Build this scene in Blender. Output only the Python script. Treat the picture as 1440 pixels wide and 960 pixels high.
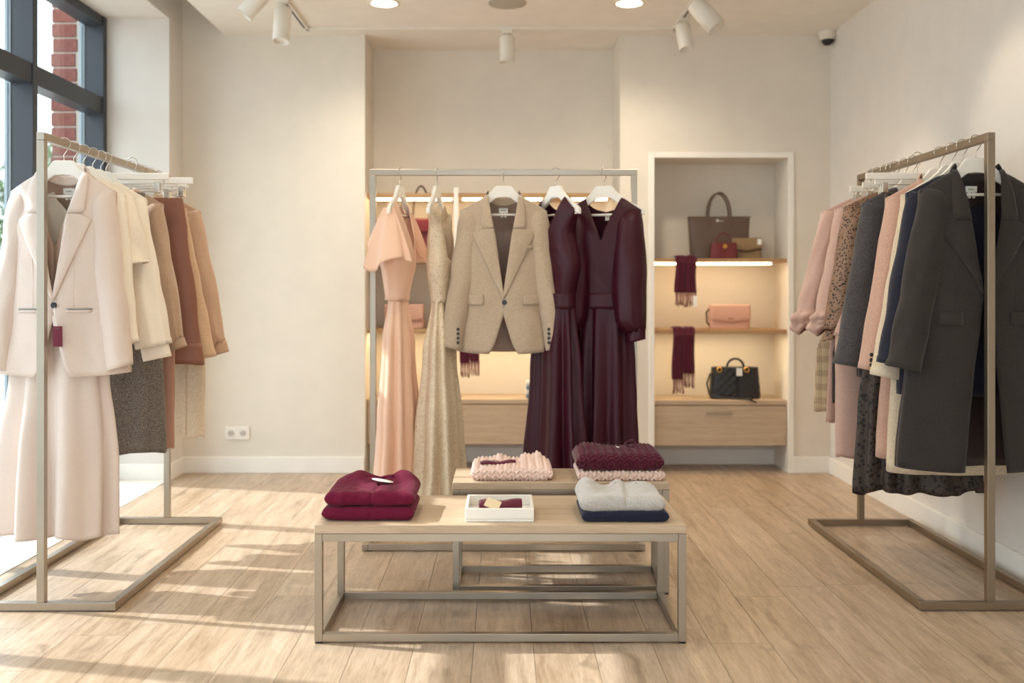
import bpy, math, random
from mathutils import Vector, Matrix, noise
PI = math.pi
sc = bpy.context.scene
for o in list(bpy.data.objects): bpy.data.objects.remove(o)
C = bpy.data.collections.new('shop'); sc.collection.children.link(C)
random.seed(4)

# ---------------------------------------------------------------- camera
CAMZ = 1.07
cd = bpy.data.cameras.new('camera'); cam = bpy.data.objects.new('camera', cd); C.objects.link(cam)
cam.location = (0, 0, CAMZ); cam.rotation_euler = (PI/2, 0, 0)
cd.sensor_width = 36; cd.lens = 35.0; cd.shift_x = 0.0083; cd.shift_y = -0.0493
cd.clip_start = .05; cd.clip_end = 200
cd.dof.use_dof = True; cd.dof.focus_distance = 3.45; cd.dof.aperture_fstop = 2.0
sc.camera = cam
# ---------------------------------------------------------------- world, sun, exposure
w = bpy.data.worlds.new('sky'); sc.world = w; w.use_nodes = True
bg = w.node_tree.nodes['Background']
bg.inputs[0].default_value = (0.80, 0.90, 1.0, 1); bg.inputs[1].default_value = 4.3
sl = bpy.data.lights.new('sun', 'SUN'); sl.energy = 5.7; sl.angle = math.radians(0.8); sl.color = (.97, .97, 1)
so = bpy.data.objects.new('sun', sl); C.objects.link(so)
el = math.radians(43); hd = Vector((1, -.22)).normalized()
so.rotation_euler = Vector((hd.x*math.cos(el), hd.y*math.cos(el), -math.sin(el))).to_track_quat('-Z', 'Y').to_euler()
so.location = (-6, 7, 6)
vs = sc.view_settings; vs.view_transform = 'Standard'; vs.look = 'None'; vs.exposure = 0.13; vs.gamma = 1; vs.use_curve_mapping = False
sc.cycles.max_bounces = 8; sc.cycles.diffuse_bounces = 6; sc.cycles.transparent_max_bounces = 12
LAMP = 10.5       # watts of one ceiling downlight
SPOT = 15.0       # watts of one track spot
LED = 22.0         # emission strength of the shelf strips

# ---------------------------------------------------------------- materials
def lin(c):
    f = lambda v: v/12.92 if v <= .04045 else ((v+.055)/1.055)**2.4
    return tuple(f(x/255) for x in c) + (1,)
MC = {}
class N:
    def __init__(s, name):
        s.m = bpy.data.materials.new(name); s.m.use_nodes = True; s.t = s.m.node_tree; s.b = s.t.nodes['Principled BSDF']
        s.tc = s.n('ShaderNodeTexCoord')
    def n(s, typ, **k):
        x = s.t.nodes.new(typ)
        for a, v in k.items(): setattr(x, a, v)
        return x
    def l(s, a, b): s.t.links.new(a, b)
    def map(s, scale, src=None, rnd=False):
        mp = s.n('ShaderNodeMapping'); mp.inputs['Scale'].default_value = scale
        s.l(src or s.tc.outputs['Object'], mp.inputs[0])
        if rnd:
            oi = s.n('ShaderNodeObjectInfo'); mu = s.n('ShaderNodeVectorMath', operation='SCALE')
            cx = s.n('ShaderNodeCombineXYZ'); s.l(oi.outputs['Random'], cx.inputs[0]); s.l(oi.outputs['Random'], cx.inputs[1]); s.l(oi.outputs['Random'], cx.inputs[2])
            s.l(cx.outputs[0], mu.inputs[0]); mu.inputs['Scale'].default_value = 60; s.l(mu.outputs[0], mp.inputs['Location'])
        return mp.outputs[0]
    def noise(s, vec, scale, detail=4, rough=.5, dist=0):
        x = s.n('ShaderNodeTexNoise'); x.inputs['Scale'].default_value = scale; x.inputs['Detail'].default_value = detail
        x.inputs['Roughness'].default_value = rough; x.inputs['Distortion'].default_value = dist; s.l(vec, x.inputs['Vector']); return x.outputs['Fac']
    def ramp(s, fac, stops):
        r = s.n('ShaderNodeValToRGB'); s.l(fac, r.inputs[0]); e = r.color_ramp.elements
        while len(e) < len(stops): e.new(.5)
        for k, (p, c) in enumerate(stops): e[k].position = p; e[k].color = c
        return r.outputs[0]
    def mix(s, fac, a, b, mode='MIX'):
        x = s.n('ShaderNodeMix', data_type='RGBA', blend_type=mode)
        for inp, v in ((x.inputs[0], fac), (x.inputs[6], a), (x.inputs[7], b)):
            if isinstance(v, (int, float, tuple)): inp.default_value = v
            else: s.l(v, inp)
        return x.outputs[2]
    def bump(s, h, strength, dist=.001):
        x = s.n('ShaderNodeBump'); x.inputs['Strength'].default_value = strength; x.inputs['Distance'].default_value = dist
        s.l(h, x.inputs['Height']); s.l(x.outputs[0], s.b.inputs['Normal'])
    def math(s, op, a, b=0.0):
        x = s.n('ShaderNodeMath', operation=op)
        for i, v in ((0, a), (1, b)):
            if isinstance(v, (int, float)): x.inputs[i].default_value = v
            else: s.l(v, x.inputs[i])
        return x.outputs[0]
def plain(name, c, rough=.5, metal=0, spec=.5, bump=0):
    if name in MC: return MC[name]
    x = N(name); x.b.inputs['Roughness'].default_value = rough; x.b.inputs['Metallic'].default_value = metal
    x.b.inputs['Specular IOR Level'].default_value = spec
    f = x.noise(x.map((1, 1, 1)), 7, 3); c1 = lin(c); c2 = tuple(v*.95 for v in c1[:3]) + (1,)
    x.l(x.ramp(f, [(.3, c2), (.7, c1)]), x.b.inputs['Base Color'])
    if bump: x.bump(x.noise(x.map((1, 1, 1)), 220, 3), bump, .0006)
    MC[name] = x.m; return x.m
def fabric(name, c, c2=None, rough=.85, sheen=.25, grain=260, melange=.5, bump=.25, spec=.2, thin=0):
    if name in MC: return MC[name]
    x = N(name); b = x.b; b.inputs['Roughness'].default_value = rough; b.inputs['Specular IOR Level'].default_value = spec
    b.inputs['Sheen Weight'].default_value = sheen; b.inputs['Sheen Roughness'].default_value = .5
    c1 = lin(c); cc = lin(c2) if c2 else tuple(v*.88 for v in c1[:3]) + (1,)
    f = x.noise(x.map((1, 1, .45)), grain, 5, .65)
    lo = .5 - .25*melange - .02; col = x.ramp(f, [(lo, cc), (1-lo, c1)])
    big = x.noise(x.map((1, 1, 1)), 9, 2)
    col = x.mix(.12, col, x.ramp(big, [(.3, cc), (.7, c1)]))
    x.l(col, b.inputs['Base Color'])
    x.bump(f, bump, .0015)
    MC[name] = x.m; return x.m
def satin(name, c, rough=.42, sheen=.12, spec=.35):
    return fabric(name, c, None, rough, sheen, 500, .6, .04, spec)
def leopard(name, base, spot, scale=55, thr=.33):
    x = N(name); b = x.b; b.inputs['Roughness'].default_value = .6
    d = x.noise(x.map((1, 1, 1)), 30, 2); vec = x.map((1, 1, 1))
    v = x.n('ShaderNodeTexVoronoi', feature='F1'); v.inputs['Scale'].default_value = scale; v.inputs['Randomness'].default_value = 1
    x.l(vec, v.inputs['Vector'])
    s = x.math('ADD', v.outputs['Distance'], x.math('MULTIPLY', d, .3))
    m = x.math('LESS_THAN', s, thr)
    x.l(x.mix(m, x.ramp(d, [(.3, tuple(k*.75 for k in lin(base)[:3])+(1,)), (.7, lin(base))]), lin(spot)), b.inputs['Base Color'])
    x.bump(x.noise(x.map((1, 1, 1)), 400, 2), .15)
    return x.m
def plaid(name):
    x = N(name); b = x.b; b.inputs['Roughness'].default_value = .9
    sp = x.n('ShaderNodeSeparateXYZ'); x.l(x.tc.outputs['Object'], sp.inputs[0])
    def band(o, per, wd): return x.math('LESS_THAN', x.math('FRACT', x.math('MULTIPLY', o, 1/per)), wd)
    fine = x.math('MULTIPLY', x.math('ADD', band(sp.outputs[0], .006, .5), band(sp.outputs[2], .006, .5)), .5)
    wide = x.math('MULTIPLY', x.math('ADD', band(sp.outputs[0], .06, .45), band(sp.outputs[2], .06, .45)), .5)
    m = x.math('MULTIPLY', fine, x.math('ADD', x.math('MULTIPLY', wide, .8), .25))
    x.l(x.ramp(m, [(0, lin((205, 180, 145))), (.9, lin((84, 60, 44)))]), b.inputs['Base Color'])
    x.bump(x.noise(x.map((1, 1, 1)), 300, 3), .3); return x.m
def tweed(name, dark, light, thr=.56, sc_=420):
    x = N(name); b = x.b; b.inputs['Roughness'].default_value = .95; b.inputs['Sheen Weight'].default_value = .1
    f = x.noise(x.map((1, 1, .6)), sc_, 6, .8)
    x.l(x.ramp(f, [(.4, lin(dark)), (thr, tuple(.5*(p+q) for p, q in zip(lin(dark), lin(light)))), (thr+.09, lin(light))]), b.inputs['Base Color'])
    x.bump(f, .5, .002); return x.m
def sequin(name, c, hi):
    x = N(name); b = x.b; b.inputs['Roughness'].default_value = .38; b.inputs['Metallic'].default_value = .25
    f = x.noise(x.map((1, 1, 1)), 60, 4, .7, 2.5)
    v = x.n('ShaderNodeTexVoronoi'); v.inputs['Scale'].default_value = 260; x.l(x.tc.outputs['Object'], v.inputs['Vector'])
    col = x.ramp(f, [(.38, lin(c)), (.55, lin(hi)), (.62, lin(c))])
    x.l(col, b.inputs['Base Color']); x.bump(x.math('ADD', f, v.outputs['Distance']), .6, .003); return x.m
def wood(name, a, b_, axis='X', scale=1.0, rough=.5, rnd=False, bumps=.12):
    x = N(name); b = x.b; b.inputs['Roughness'].default_value = rough
    st = {'X': (1.2, 16, 16), 'Y': (14, 1.1, 14), 'Z': (16, 16, 1.2)}[axis]
    vec = x.map(tuple(s*scale for s in st), rnd=rnd)
    f = x.noise(vec, 2.2, 7, .62, .6)
    g = x.noise(x.map(tuple(s*scale*5 for s in st), rnd=rnd), 2.5, 4, .7)
    A, B = lin(a), lin(b_); mid = tuple((p+q)/2 for p, q in zip(A, B))
    col = x.ramp(f, [(.3, B), (.48, mid), (.68, A)])
    col = x.mix(.28, col, x.ramp(g, [(.38, B), (.6, A)]))
    if rnd:
        oi = x.n('ShaderNodeObjectInfo'); br = x.n('ShaderNodeBrightContrast')
        mr = x.n('ShaderNodeMapRange'); mr.inputs[3].default_value = -.03; mr.inputs[4].default_value = .035
        x.l(oi.outputs['Random'], mr.inputs[0]); x.l(col, br.inputs[0]); x.l(mr.outputs[0], br.inputs[1]); col = br.outputs[0]
        k = x.noise(x.map((5, 2.2, 5), rnd=True), 1.3, 3, .6, 1.5)     # darker heartwood patches and knots
        col = x.mix(x.math('MULTIPLY', x.ramp(k, [(.58, (0, 0, 0, 1)), (.74, (1, 1, 1, 1))]), .55), col, tuple(v*.55 for v in B[:3]) + (1,))
    x.l(col, b.inputs['Base Color']); x.bump(g, bumps, .001); return x.m
def emis(name, c, s):
    x = N(name); x.b.inputs['Base Color'].default_value = lin(c); x.b.inputs['Emission Color'].default_value = lin(c); x.b.inputs['Emission Strength'].default_value = s; return x.m
def glass_m():
    m = bpy.data.materials.new('window_glass'); m.use_nodes = True; t = m.node_tree; t.nodes.clear()
    o = t.nodes.new('ShaderNodeOutputMaterial'); mx = t.nodes.new('ShaderNodeMixShader'); tr = t.nodes.new('ShaderNodeBsdfTransparent'); gl = t.nodes.new('ShaderNodeBsdfGlossy')
    lw = t.nodes.new('ShaderNodeLayerWeight'); lw.inputs[0].default_value = .5; pw_ = t.nodes.new('ShaderNodeMath'); pw_.operation = 'POWER'; pw_.inputs[1].default_value = 5; t.links.new(lw.outputs['Facing'], pw_.inputs[0])
    fr = t.nodes.new('ShaderNodeMath'); fr.operation = 'MULTIPLY_ADD'; fr.inputs[1].default_value = .9; fr.inputs[2].default_value = .04; t.links.new(pw_.outputs[0], fr.inputs[0]); gl.inputs['Roughness'].default_value = .02
    tr.inputs[0].default_value = (.95, .97, .96, 1)
    t.links.new(fr.outputs[0], mx.inputs[0]); t.links.new(tr.outputs[0], mx.inputs[1]); t.links.new(gl.outputs[0], mx.inputs[2]); t.links.new(mx.outputs[0], o.inputs[0]); return m

WALL = plain('warm_plaster', (222, 216, 208), .85, bump=.08)
CEIL = plain('ceiling_paint', (232, 226, 216), .9)
WHITE = plain('white_paint', (240, 236, 228), .5)
LAC = plain('white_lacquer', (236, 231, 222), .35)
LAMPW = plain('lamp_white', (226, 220, 208), .4)
GREYG = plain('speaker_grey', (176, 168, 154), .8)
BLACK = plain('black_plastic', (22, 20, 20), .4)
FRAME = plain('anthracite_frame', (48, 53, 60), .45)
BEAD = plain('pale_bead', (150, 160, 168), .5)
NICK = plain('brushed_champagne', (172, 161, 146), .33, .9)
NICKD = plain('brushed_bronze', (150, 136, 118), .36, .9)
CHROME = plain('chrome', (205, 198, 188), .18, 1)
GOLD = plain('gold', (214, 170, 92), .25, 1)
FLOORW = wood('oak_floor', (200, 178, 154), (144, 120, 95), 'Y', 1, .33, True, .1)
OAK = wood('oak_veneer', (196, 175, 150), (168, 146, 120), 'X', 1.3, .5)
OAKD = wood('oak_shelf', (186, 150, 108), (150, 114, 76), 'X', 1.2, .5)
GLASS = glass_m()
BRICK = fabric('red_brick', (138, 86, 76), (104, 66, 60), .95, 0, 60, .5, .6)
MORTAR = plain('mortar', (176, 166, 154), .95)
PAVE = plain('pavement', (190, 186, 180), .9)
PAPER = plain('paper_white', (240, 238, 232), .7)
INK = plain('ink_grey', (110, 105, 105), .8)

# ---------------------------------------------------------------- mesh helpers
def interp(tab, t):
    if t <= tab[0][0]: return tab[0][1]
    for (a, va), (b, vb) in zip(tab, tab[1:]):
        if t <= b:
            k = (t-a)/(b-a) if b > a else 0
            return va + (vb-va)*k
    return tab[-1][1]
def sm(tab, t):            # smooth interpolation of a table sorted upwards
    if t <= tab[0][0]: return tab[0][1]
    for (a, va), (b, vb) in zip(tab, tab[1:]):
        if t <= b:
            k = (t-a)/(b-a); k = k*k*(3-2*k); return va + (vb-va)*k
    return tab[-1][1]
def clamp(x, a=0., b=1.): return max(a, min(b, x))
def nz(x, y, z): return noise.noise(Vector((x, y, z)))
class MB:
    def __init__(s): s.v = []; s.f = []
    def box(s, x0, x1, y0, y1, z0, z1):
        k = len(s.v); s.v += [(x, y, z) for z in (z0, z1) for y in (y0, y1) for x in (x0, x1)]
        s.f += [tuple(k+i for i in q) for q in ((0, 2, 3, 1), (4, 5, 7, 6), (0, 1, 5, 4), (2, 6, 7, 3), (0, 4, 6, 2), (1, 3, 7, 5))]; return s
    def grid(s, fn, nu, nv, closed=False, flip=False):
        k = len(s.v); cu = nu if closed else nu+1
        for j in range(nv+1):
            for i in range(cu): s.v.append(tuple(fn(i/nu, j/nv)))
        for j in range(nv):
            for i in range(nu):
                a = k+j*cu+i; b = k+j*cu+(i+1) % cu; q = (a, b, b+cu, a+cu)
                s.f.append(q[::-1] if flip else q)
        return s
    def ringcap(s, start, n, flip=False):
        q = tuple(range(start, start+n)); s.f.append(q[::-1] if flip else q)
    def tube(s, path, r, n=8, caps=True, rtab=None):
        P = [Vector(p) for p in path]; k = len(s.v); up = Vector((0, 0, 1)); prev = None
        for i, p in enumerate(P):
            d = (P[min(i+1, len(P)-1)]-P[max(i-1, 0)]).normalized()
            if prev is None:
                a = d.cross(up if abs(d.z) < .9 else Vector((1, 0, 0))).normalized()
            else: a = (prev - d*prev.dot(d)).normalized()
            b = d.cross(a); prev = a; rr = rtab[i] if rtab else r
            for j in range(n):
                t = 2*PI*j/n; s.v.append(tuple(p + a*math.cos(t)*rr + b*math.sin(t)*rr))
        for i in range(len(P)-1):
            for j in range(n):
                a = k+i*n+j; b = k+i*n+(j+1) % n; s.f.append((a, b, b+n, a+n))
        if caps: s.ringcap(k, n, True); s.ringcap(k+(len(P)-1)*n, n)
        return s
    def cyl(s, c, r, h, n=24, axis='z', r2=None):
        c = Vector(c); d = {'x': Vector((1, 0, 0)), 'y': Vector((0, 1, 0)), 'z': Vector((0, 0, 1))}[axis]
        return s.tube([c, c+d*h], r, n, True, [r, r if r2 is None else r2])
    def prism(s, outline, y0, y1):      # outline in (x,z), extruded along y
        k = len(s.v); n = len(outline)
        s.v += [(x, y0, z) for x, z in outline] + [(x, y1, z) for x, z in outline]
        s.f.append(tuple(range(k, k+n))); s.f.append(tuple(range(k+2*n-1, k+n-1, -1)))
        for i in range(n): j = (i+1) % n; s.f.append((k+i, k+n+i, k+n+j, k+j))
        return s
    def xf(s, m, start=0):
        for i in range(start, len(s.v)): s.v[i] = tuple(m @ Vector(s.v[i]))
        return s
    def mesh(s, name, smooth=True):
        me = bpy.data.meshes.new(name); me.from_pydata(s.v, [], s.f); me.update()
        if smooth: me.polygons.foreach_set('use_smooth', [True]*len(me.polygons))
        return me
    def build(s, name, m, parent=None, smooth=False, bevel=0, solid=0, loc=None, weld=False, soff=0, label=None, fix=True):
        me = s.mesh(name, smooth)
        if fix or weld:
            import bmesh
            b = bmesh.new(); b.from_mesh(me)
            if weld: bmesh.ops.remove_doubles(b, verts=b.verts, dist=.0004)
            bmesh.ops.recalc_face_normals(b, faces=b.faces); b.to_mesh(me); b.free()
        me.materials.append(m); o = bpy.data.objects.new(name, me); C.objects.link(o)
        if parent: o.parent = parent
        if loc: o.location = loc
        if bevel:
            md = o.modifiers.new('b', 'BEVEL'); md.width = bevel; md.segments = 2; md.limit_method = 'ANGLE'
        if solid:
            md = o.modifiers.new('s', 'SOLIDIFY'); md.thickness = solid; md.offset = soff
        if label: o['label'] = label
        return o
def tag(o, label, cat, group=None):
    o['label'] = label; o['category'] = cat
    if group: o['group'] = group
    return o
def thing(name, label, cat, loc=(0, 0, 0), rz=0, group=None):
    o = bpy.data.objects.new(name, None); C.objects.link(o); o.location = loc; o.rotation_euler = (0, 0, rz); o.empty_display_size = .05
    return tag(o, label, cat, group)
def struct(o): o['kind'] = 'structure'; return o
def sroot(name):
    o = bpy.data.objects.new(name, None); C.objects.link(o); o['kind'] = 'structure'; return o
def dup(root, loc, rz, label, group=None, name=None):
    r = root.copy(); C.objects.link(r); r.location = loc; r.rotation_euler = (0, 0, rz); r['label'] = label
    if group: r['group'] = group
    for ch in list(root.children):
        c = ch.copy(); C.objects.link(c); c.parent = r
        for g in ch.children: d = g.copy(); C.objects.link(d); d.parent = c
    return r

# ================================================================ SETTING
XL, XR, YB, ZC, YF = -1.89, 1.925, 5.86, 2.58, -2.0
fl = sroot('floor')
MB().box(XL, XR, YF, 6.3, -.06, -.012).build('subfloor', plain('subfloor_dark', (96, 74, 54), .8), fl)
pw = .18; r = 0; x = XL
pm = {}
while x < XR-.01:
    x1 = min(x+pw, XR); y = YF - random.uniform(0, 1.2)
    while y < 6.28:
        a, b = max(y, YF), min(y+1.32, 6.28)
        if b-a > .02:
            me_o = MB().box(-(x1-x)/2+.0007, (x1-x)/2-.0007, -(b-a)/2+.0007, (b-a)/2-.0007, -.012, 0)
            key = (round(x1-x, 3), round(b-a, 3))
            if key in pm:
                o = bpy.data.objects.new('plank', pm[key]); C.objects.link(o); o.parent = fl
            else: o = me_o.build('plank', FLOORW, fl); pm[key] = o.data
            o.location = ((x+x1)/2, (a+b)/2, 0)
        y += 1.32
    x += pw
# left: window recess with sill
struct(MB().box(-2.40, XL-.002, .4, 5.63, -.06, .004).build('trim_1', WHITE, bevel=.002))
ml = MB(); ml.box(-2.4, XL, 5.63, 6.3, -.06, 3.0); ml.box(-2.4, XL, .4, 5.63, 2.61, 3.0); ml.box(-2.4, XL, YF-.1, .4, -.06, 3.0)
struct(ml.build('wall_left', WALL))
struct(MB().box(XR, XR+.1, YF-.1, 6.3, -.06, 3.0).build('wall_right', WALL))
RX0, RX1, RY = -.816, .686, 6.24      # centre recess
NX0, NX1, NZ, NY = .887, 1.674, 1.853, 6.16   # bag niche
mb = MB(); mb.box(XL, RX0, YB, 6.3, -.06, 3.0); mb.box(RX0, RX1, RY, 6.3, -.06, 3.0)
mb.box(RX1, NX0, YB, 6.3, -.06, 3.0); mb.box(NX1, XR, YB, 6.3, -.06, 3.0); mb.box(NX0, NX1, YB, 6.3, NZ, 3.0); mb.box(NX0, NX1, NY, 6.3, -.06, NZ)
struct(mb.build('wall_back', plain('lamplit_back_plaster', (224, 216, 203), .85, bump=.08)))  # plaster colour warmed to carry the glow of the lamps
mf = MB(); mf.box(XL, -1.3, YF-.1, YF, -.06, 3.0); mf.box(1.3, XR, YF-.1, YF, -.06, 3.0); mf.box(-1.3, 1.3, YF-.1, YF, 2.3, 3.0)
struct(mf.build('wall_front', WALL))
d1 = sroot('added_door_1');  # unseen glass entrance, added to let in sky light
for a, b in ((-1.3, -.02), (.02, 1.3)):
    MB().box(a+.05, b-.05, YF-.06, YF-.05, .05, 2.25).build('pane', GLASS, d1)
    MB().box(a, a+.05, YF-.08, YF-.03, 0, 2.3).box(b-.05, b, YF-.08, YF-.03, 0, 2.3).box(a, b, YF-.08, YF-.03, 0, .05).box(a, b, YF-.08, YF-.03, 2.25, 2.3).build('added_door_frame', FRAME, d1)
mc = MB(); mc.box(-1.645, XR, YF, RY+.06, ZC, 2.7); struct(mc.build('ceiling', CEIL))
struct(MB().box(-2.4, XR, YF-.1, 6.3, 2.95, 3.05).build('ceiling', CEIL))
bh = .095
struct(MB().box(XL, RX0-.002, YB-.014, YB, 0, bh).build('baseboard_back', WHITE, bevel=.003))
struct(MB().box(NX1+.03, XR, YB-.014, YB, 0, bh).box(RX1, NX0-.03, YB-.014, YB, 0, bh).build('baseboard_back', WHITE, bevel=.003))
struct(MB().box(NX0, NX1, NY-.014, NY, 0, bh).build('baseboard_back', WHITE, bevel=.003))
struct(MB().box(RX0, RX1, RY-.014, RY, 0, bh).build('baseboard_back', WHITE, bevel=.003))
struct(MB().box(XL, XL+.014, 5.63, YB-.014, 0, bh).build('baseboard_left', WHITE, bevel=.003))
struct(MB().box(-2.235, XL, 5.616, 5.63, .004, bh).build('baseboard_left', WHITE, bevel=.003))
struct(MB().box(XR-.014, XR, YF, YB-.014, 0, bh).build('baseboard_right', WHITE, bevel=.003))
t2 = MB(); t = .032
t2.box(NX0-t, NX0, YB-.012, YB+.0, 0, NZ+t); t2.box(NX1, NX1+t, YB-.012, YB, 0, NZ+t); t2.box(NX0, NX1, YB-.012, YB, NZ, NZ+t)
struct(t2.build('trim_2', WHITE, bevel=.002))
# window
wn = sroot('window_1'); ys = [5.60, 4.765, 3.92, 3.08, 2.24, 1.40, .55]
for y in ys:
    MB().box(-2.345, -2.24, y-.025, y+.025, .004, 2.61).build('mullion', FRAME, wn, bevel=.002)
    MB().box(-2.375, -2.345, y-.03, y+.03, .004, 2.61).build('glazing_bead', BEAD, wn)
for a, b in zip(ys[1:], ys):
    for z0, z1 in ((.004, .075), (2.06, 2.155), (2.555, 2.61)):
        MB().box(-2.345, -2.245, a+.025, b-.025, z0, z1).build('transom', FRAME, wn, bevel=.002)
    for z0, z1 in ((.075, 2.06), (2.155, 2.555)):
        MB().box(-2.362, -2.35, a+.03, b-.03, z0, z1).build('pane', GLASS, wn)
# brick pier outside the end of the window
bp = thing('brick_pier', 'red brick pier outside the left window, seen through the upper panes', 'pier', (-2.4, 5.64, 0))
MB().box(-.155, -.005, .008, .5, -.1, 3.2).build('mortar', MORTAR, bp)
bm1 = None
for k in range(39):
    z = -.1 + k*.084; off = random.uniform(-.006, .004) - (.008 if k % 2 else 0)
    o = MB().box(-.16+off, -.02, 0, .12, z+.005, z+.079)
    if bm1 is None: q = o.build('brick', BRICK, bp, bevel=.003); bm1 = q.data; q.location = (0, 0, 0)
    else:
        q = bpy.data.objects.new('brick', bm1); C.objects.link(q); q.parent = bp; q.location = (random.uniform(-.008, .004), 0, k*.084)
        m_ = q.modifiers.new('b', 'BEVEL'); m_.width = .003
# street outside
gd = struct(MB().box(-60, -2.4, -30, 70, -.2, -.1).build('ground', PAVE))
def tree(loc, h, rad, label, seed):
    rnd = random.Random(seed); t_ = thing('tree', label, 'tree', loc, 0)
    m = MB(); m.tube([(0, 0, 0), (.05, .03, h*.3), (-.05, 0, h*.6), (0, .05, h*.85)], .1, 8, True, [.16, .12, .08, .03])
    for k in range(7):
        a = rnd.uniform(0, 6.28); z = h*rnd.uniform(.35, .6)
        m.tube([(0, 0, z), (math.cos(a)*rad*.4, math.sin(a)*rad*.4, z+rad*.35), (math.cos(a)*rad*.7, math.sin(a)*rad*.7, z+rad*.6)], .03, 6, True, [.05, .03, .01])
    m.build('trunk', plain('bark', (92, 80, 70), .9), t_, True)
    f = MB()
    for k in range(5200):
        u = Vector((rnd.gauss(0, 1), rnd.gauss(0, 1), rnd.gauss(0, 1))).normalized()*rad*rnd.uniform(.3, 1)**.6
        c = u + Vector((0, 0, h*.65)); c.z = h*.65 + u.z*(h*.38/rad)
        if nz(c.x*1.1+seed, c.y*1.1, c.z*1.1) < -.12: continue
        a = Vector((rnd.gauss(0, 1), rnd.gauss(0, 1), rnd.gauss(0, 1))).normalized()*.09; b = a.cross(u).normalized()*.05
        i = len(f.v); f.v += [tuple(c-a), tuple(c+b), tuple(c+a), tuple(c-b)]; f.f.append((i, i+1, i+2, i+3))
    o = f.build('foliage', plain('leaf_green', (88, 108, 66), .8), t_, fix=False); o['kind'] = 'stuff'
tree((-9.8, 22, -.1), 4.6, 1.7, 'green street tree seen through the upper pane beside the brick pier', 3)
tree((-14.8, 21.5, -.1), 4.2, 1.7, 'green street tree seen through the leftmost strip of window', 8)

# ---------------------------------------------------------------- ceiling fittings
MC['dlg'] = emis('downlight_glow', (255, 240, 214), 12)
def downlight(x, y, label=None, vis=True, grp=None):
    t_ = thing('downlight', label or 'added round downlight behind the viewpoint, outside the picture', 'ceiling light', (x, y, ZC), 0, grp)
    m = MB(); m.grid(lambda u, v: ((.083-.015*v)*math.cos(2*PI*u), (.083-.015*v)*math.sin(2*PI*u), -.006+.005*abs(v-.4)), 32, 4, True)
    m.build('rim', LAMPW, t_, True, solid=.003)
    m = MB(); m.grid(lambda u, v: (.068*v*math.cos(2*PI*u), .068*v*math.sin(2*PI*u), -.003), 32, 2, True)
    m.build('diffuser', MC['dlg'], t_, fix=False)
    l = bpy.data.lights.new('downlight', 'SPOT'); l.energy = LAMP*(5.0 if y > 5 else 2.6); l.color = (1, .87, .68); l.spot_size = math.radians(150); l.spot_blend = 1; l.shadow_soft_size = .07
    lo = bpy.data.objects.new('downlight_lamp', l); C.objects.link(lo); lo.parent = t_; lo.location = (0, 0, -.03); return t_
downlight(-.626, 5.22, 'bright recessed downlight left of the round ceiling speaker')
downlight(.66, 5.22, 'bright recessed downlight right of the round ceiling speaker')
for x_, y_, l_ in ((-.626, 3.4, 'added unseen downlight above the left end of the front table, over the picture edge'), (.66, 3.4, 'added unseen downlight above the right end of the front table, over the picture edge'), (-.626, 1.4, 'added unseen downlight left of the viewpoint, near the window side'), (.66, 1.4, 'added unseen downlight right of the viewpoint'), (0, -.6, 'added unseen downlight behind the viewpoint near the added glass entrance')): downlight(x_, y_, l_, grp='added fill downlights outside the picture')  # unseen downlights, added to fill the room with soft light
sp = thing('ceiling_speaker', 'flat round grey speaker grille in the ceiling between the two downlights', 'speaker', (.02, 5.22, ZC))
MB().cyl((0, 0, -.006), .1, .006, 36).build('grille', GREYG, sp, True, bevel=.002); MB().cyl((0, 0, -.008), .006, .003, 12).build('centre_screw', NICK, sp)
tr = thing('lighting_track', 'slim white U-shaped lighting track on the ceiling, dark slot underneath', 'track', (0, 5.70, ZC))
MB().box(-1.13, .985, -.017, .017, -.018, 0).build('rail', LAMPW, tr, bevel=.001)
MB().box(-1.147, -1.113, -2.6, .017, -.018, 0).build('rail', LAMPW, tr, bevel=.001)
MB().box(.968, 1.002, -2.6, .017, -.018, 0).build('rail', LAMPW, tr, bevel=.001)
MB().box(-1.135, -1.125, -2.55, -.05, -.0195, -.0175).build('slot', BLACK, tr); MB().box(.98, .99, -2.55, -.05, -.0195, -.0175).build('slot', BLACK, tr)
def spot(x, y, aim, label, power=SPOT, L=.15, r_=.042, drop=.05):
    t_ = thing('track_spotlight', label, 'spotlight', (x, y, ZC-.018), 0)
    MB().box(-.03, .03, -.016, .016, -.02, 0).cyl((0, 0, -drop), .008, drop, 12).build('adapter', LAMPW, t_, bevel=.001)
    d = Vector(aim).normalized(); c = Vector((0, 0, -drop-.012))
    side = d.cross(Vector((0, 1, .01))).normalized()
    R = d.to_track_quat('Z', 'Y').to_matrix().to_4x4()
    h = MB(); prof = [(.0, -.03), (r_*.8, -.03), (r_, -.022), (r_, L-.03), (r_*.9, L-.03), (r_*.86, L-.045), (0, L-.045)]
    h.grid(lambda u, v: (interp([(i/6, p[0]) for i, p in enumerate(prof)], v)*math.cos(2*PI*u), interp([(i/6, p[0]) for i, p in enumerate(prof)], v)*math.sin(2*PI*u), interp([(i/6, p[1]) for i, p in enumerate(prof)], v)), 28, 6, True)
    h.xf(Matrix.Translation(c) @ R); h.build('housing', LAMPW, t_, True, weld=True)
    k = MB(); k.cyl((0, 0, L-.050), r_*.8, .002, 24); k.xf(Matrix.Translation(c) @ R); k.build('lens', LAC, t_)
    l = bpy.data.lights.new('spot', 'SPOT'); l.energy = power; l.color = (1, .86, .68); l.spot_size = math.radians(48); l.spot_blend = .7; l.shadow_soft_size = .03
    lo = bpy.data.objects.new('spotlight_lamp', l); C.objects.link(lo); lo.parent = t_; lo.location = c + d*(L-.03); lo.rotation_euler = d.to_track_quat('-Z', 'Y').to_euler()
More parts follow.
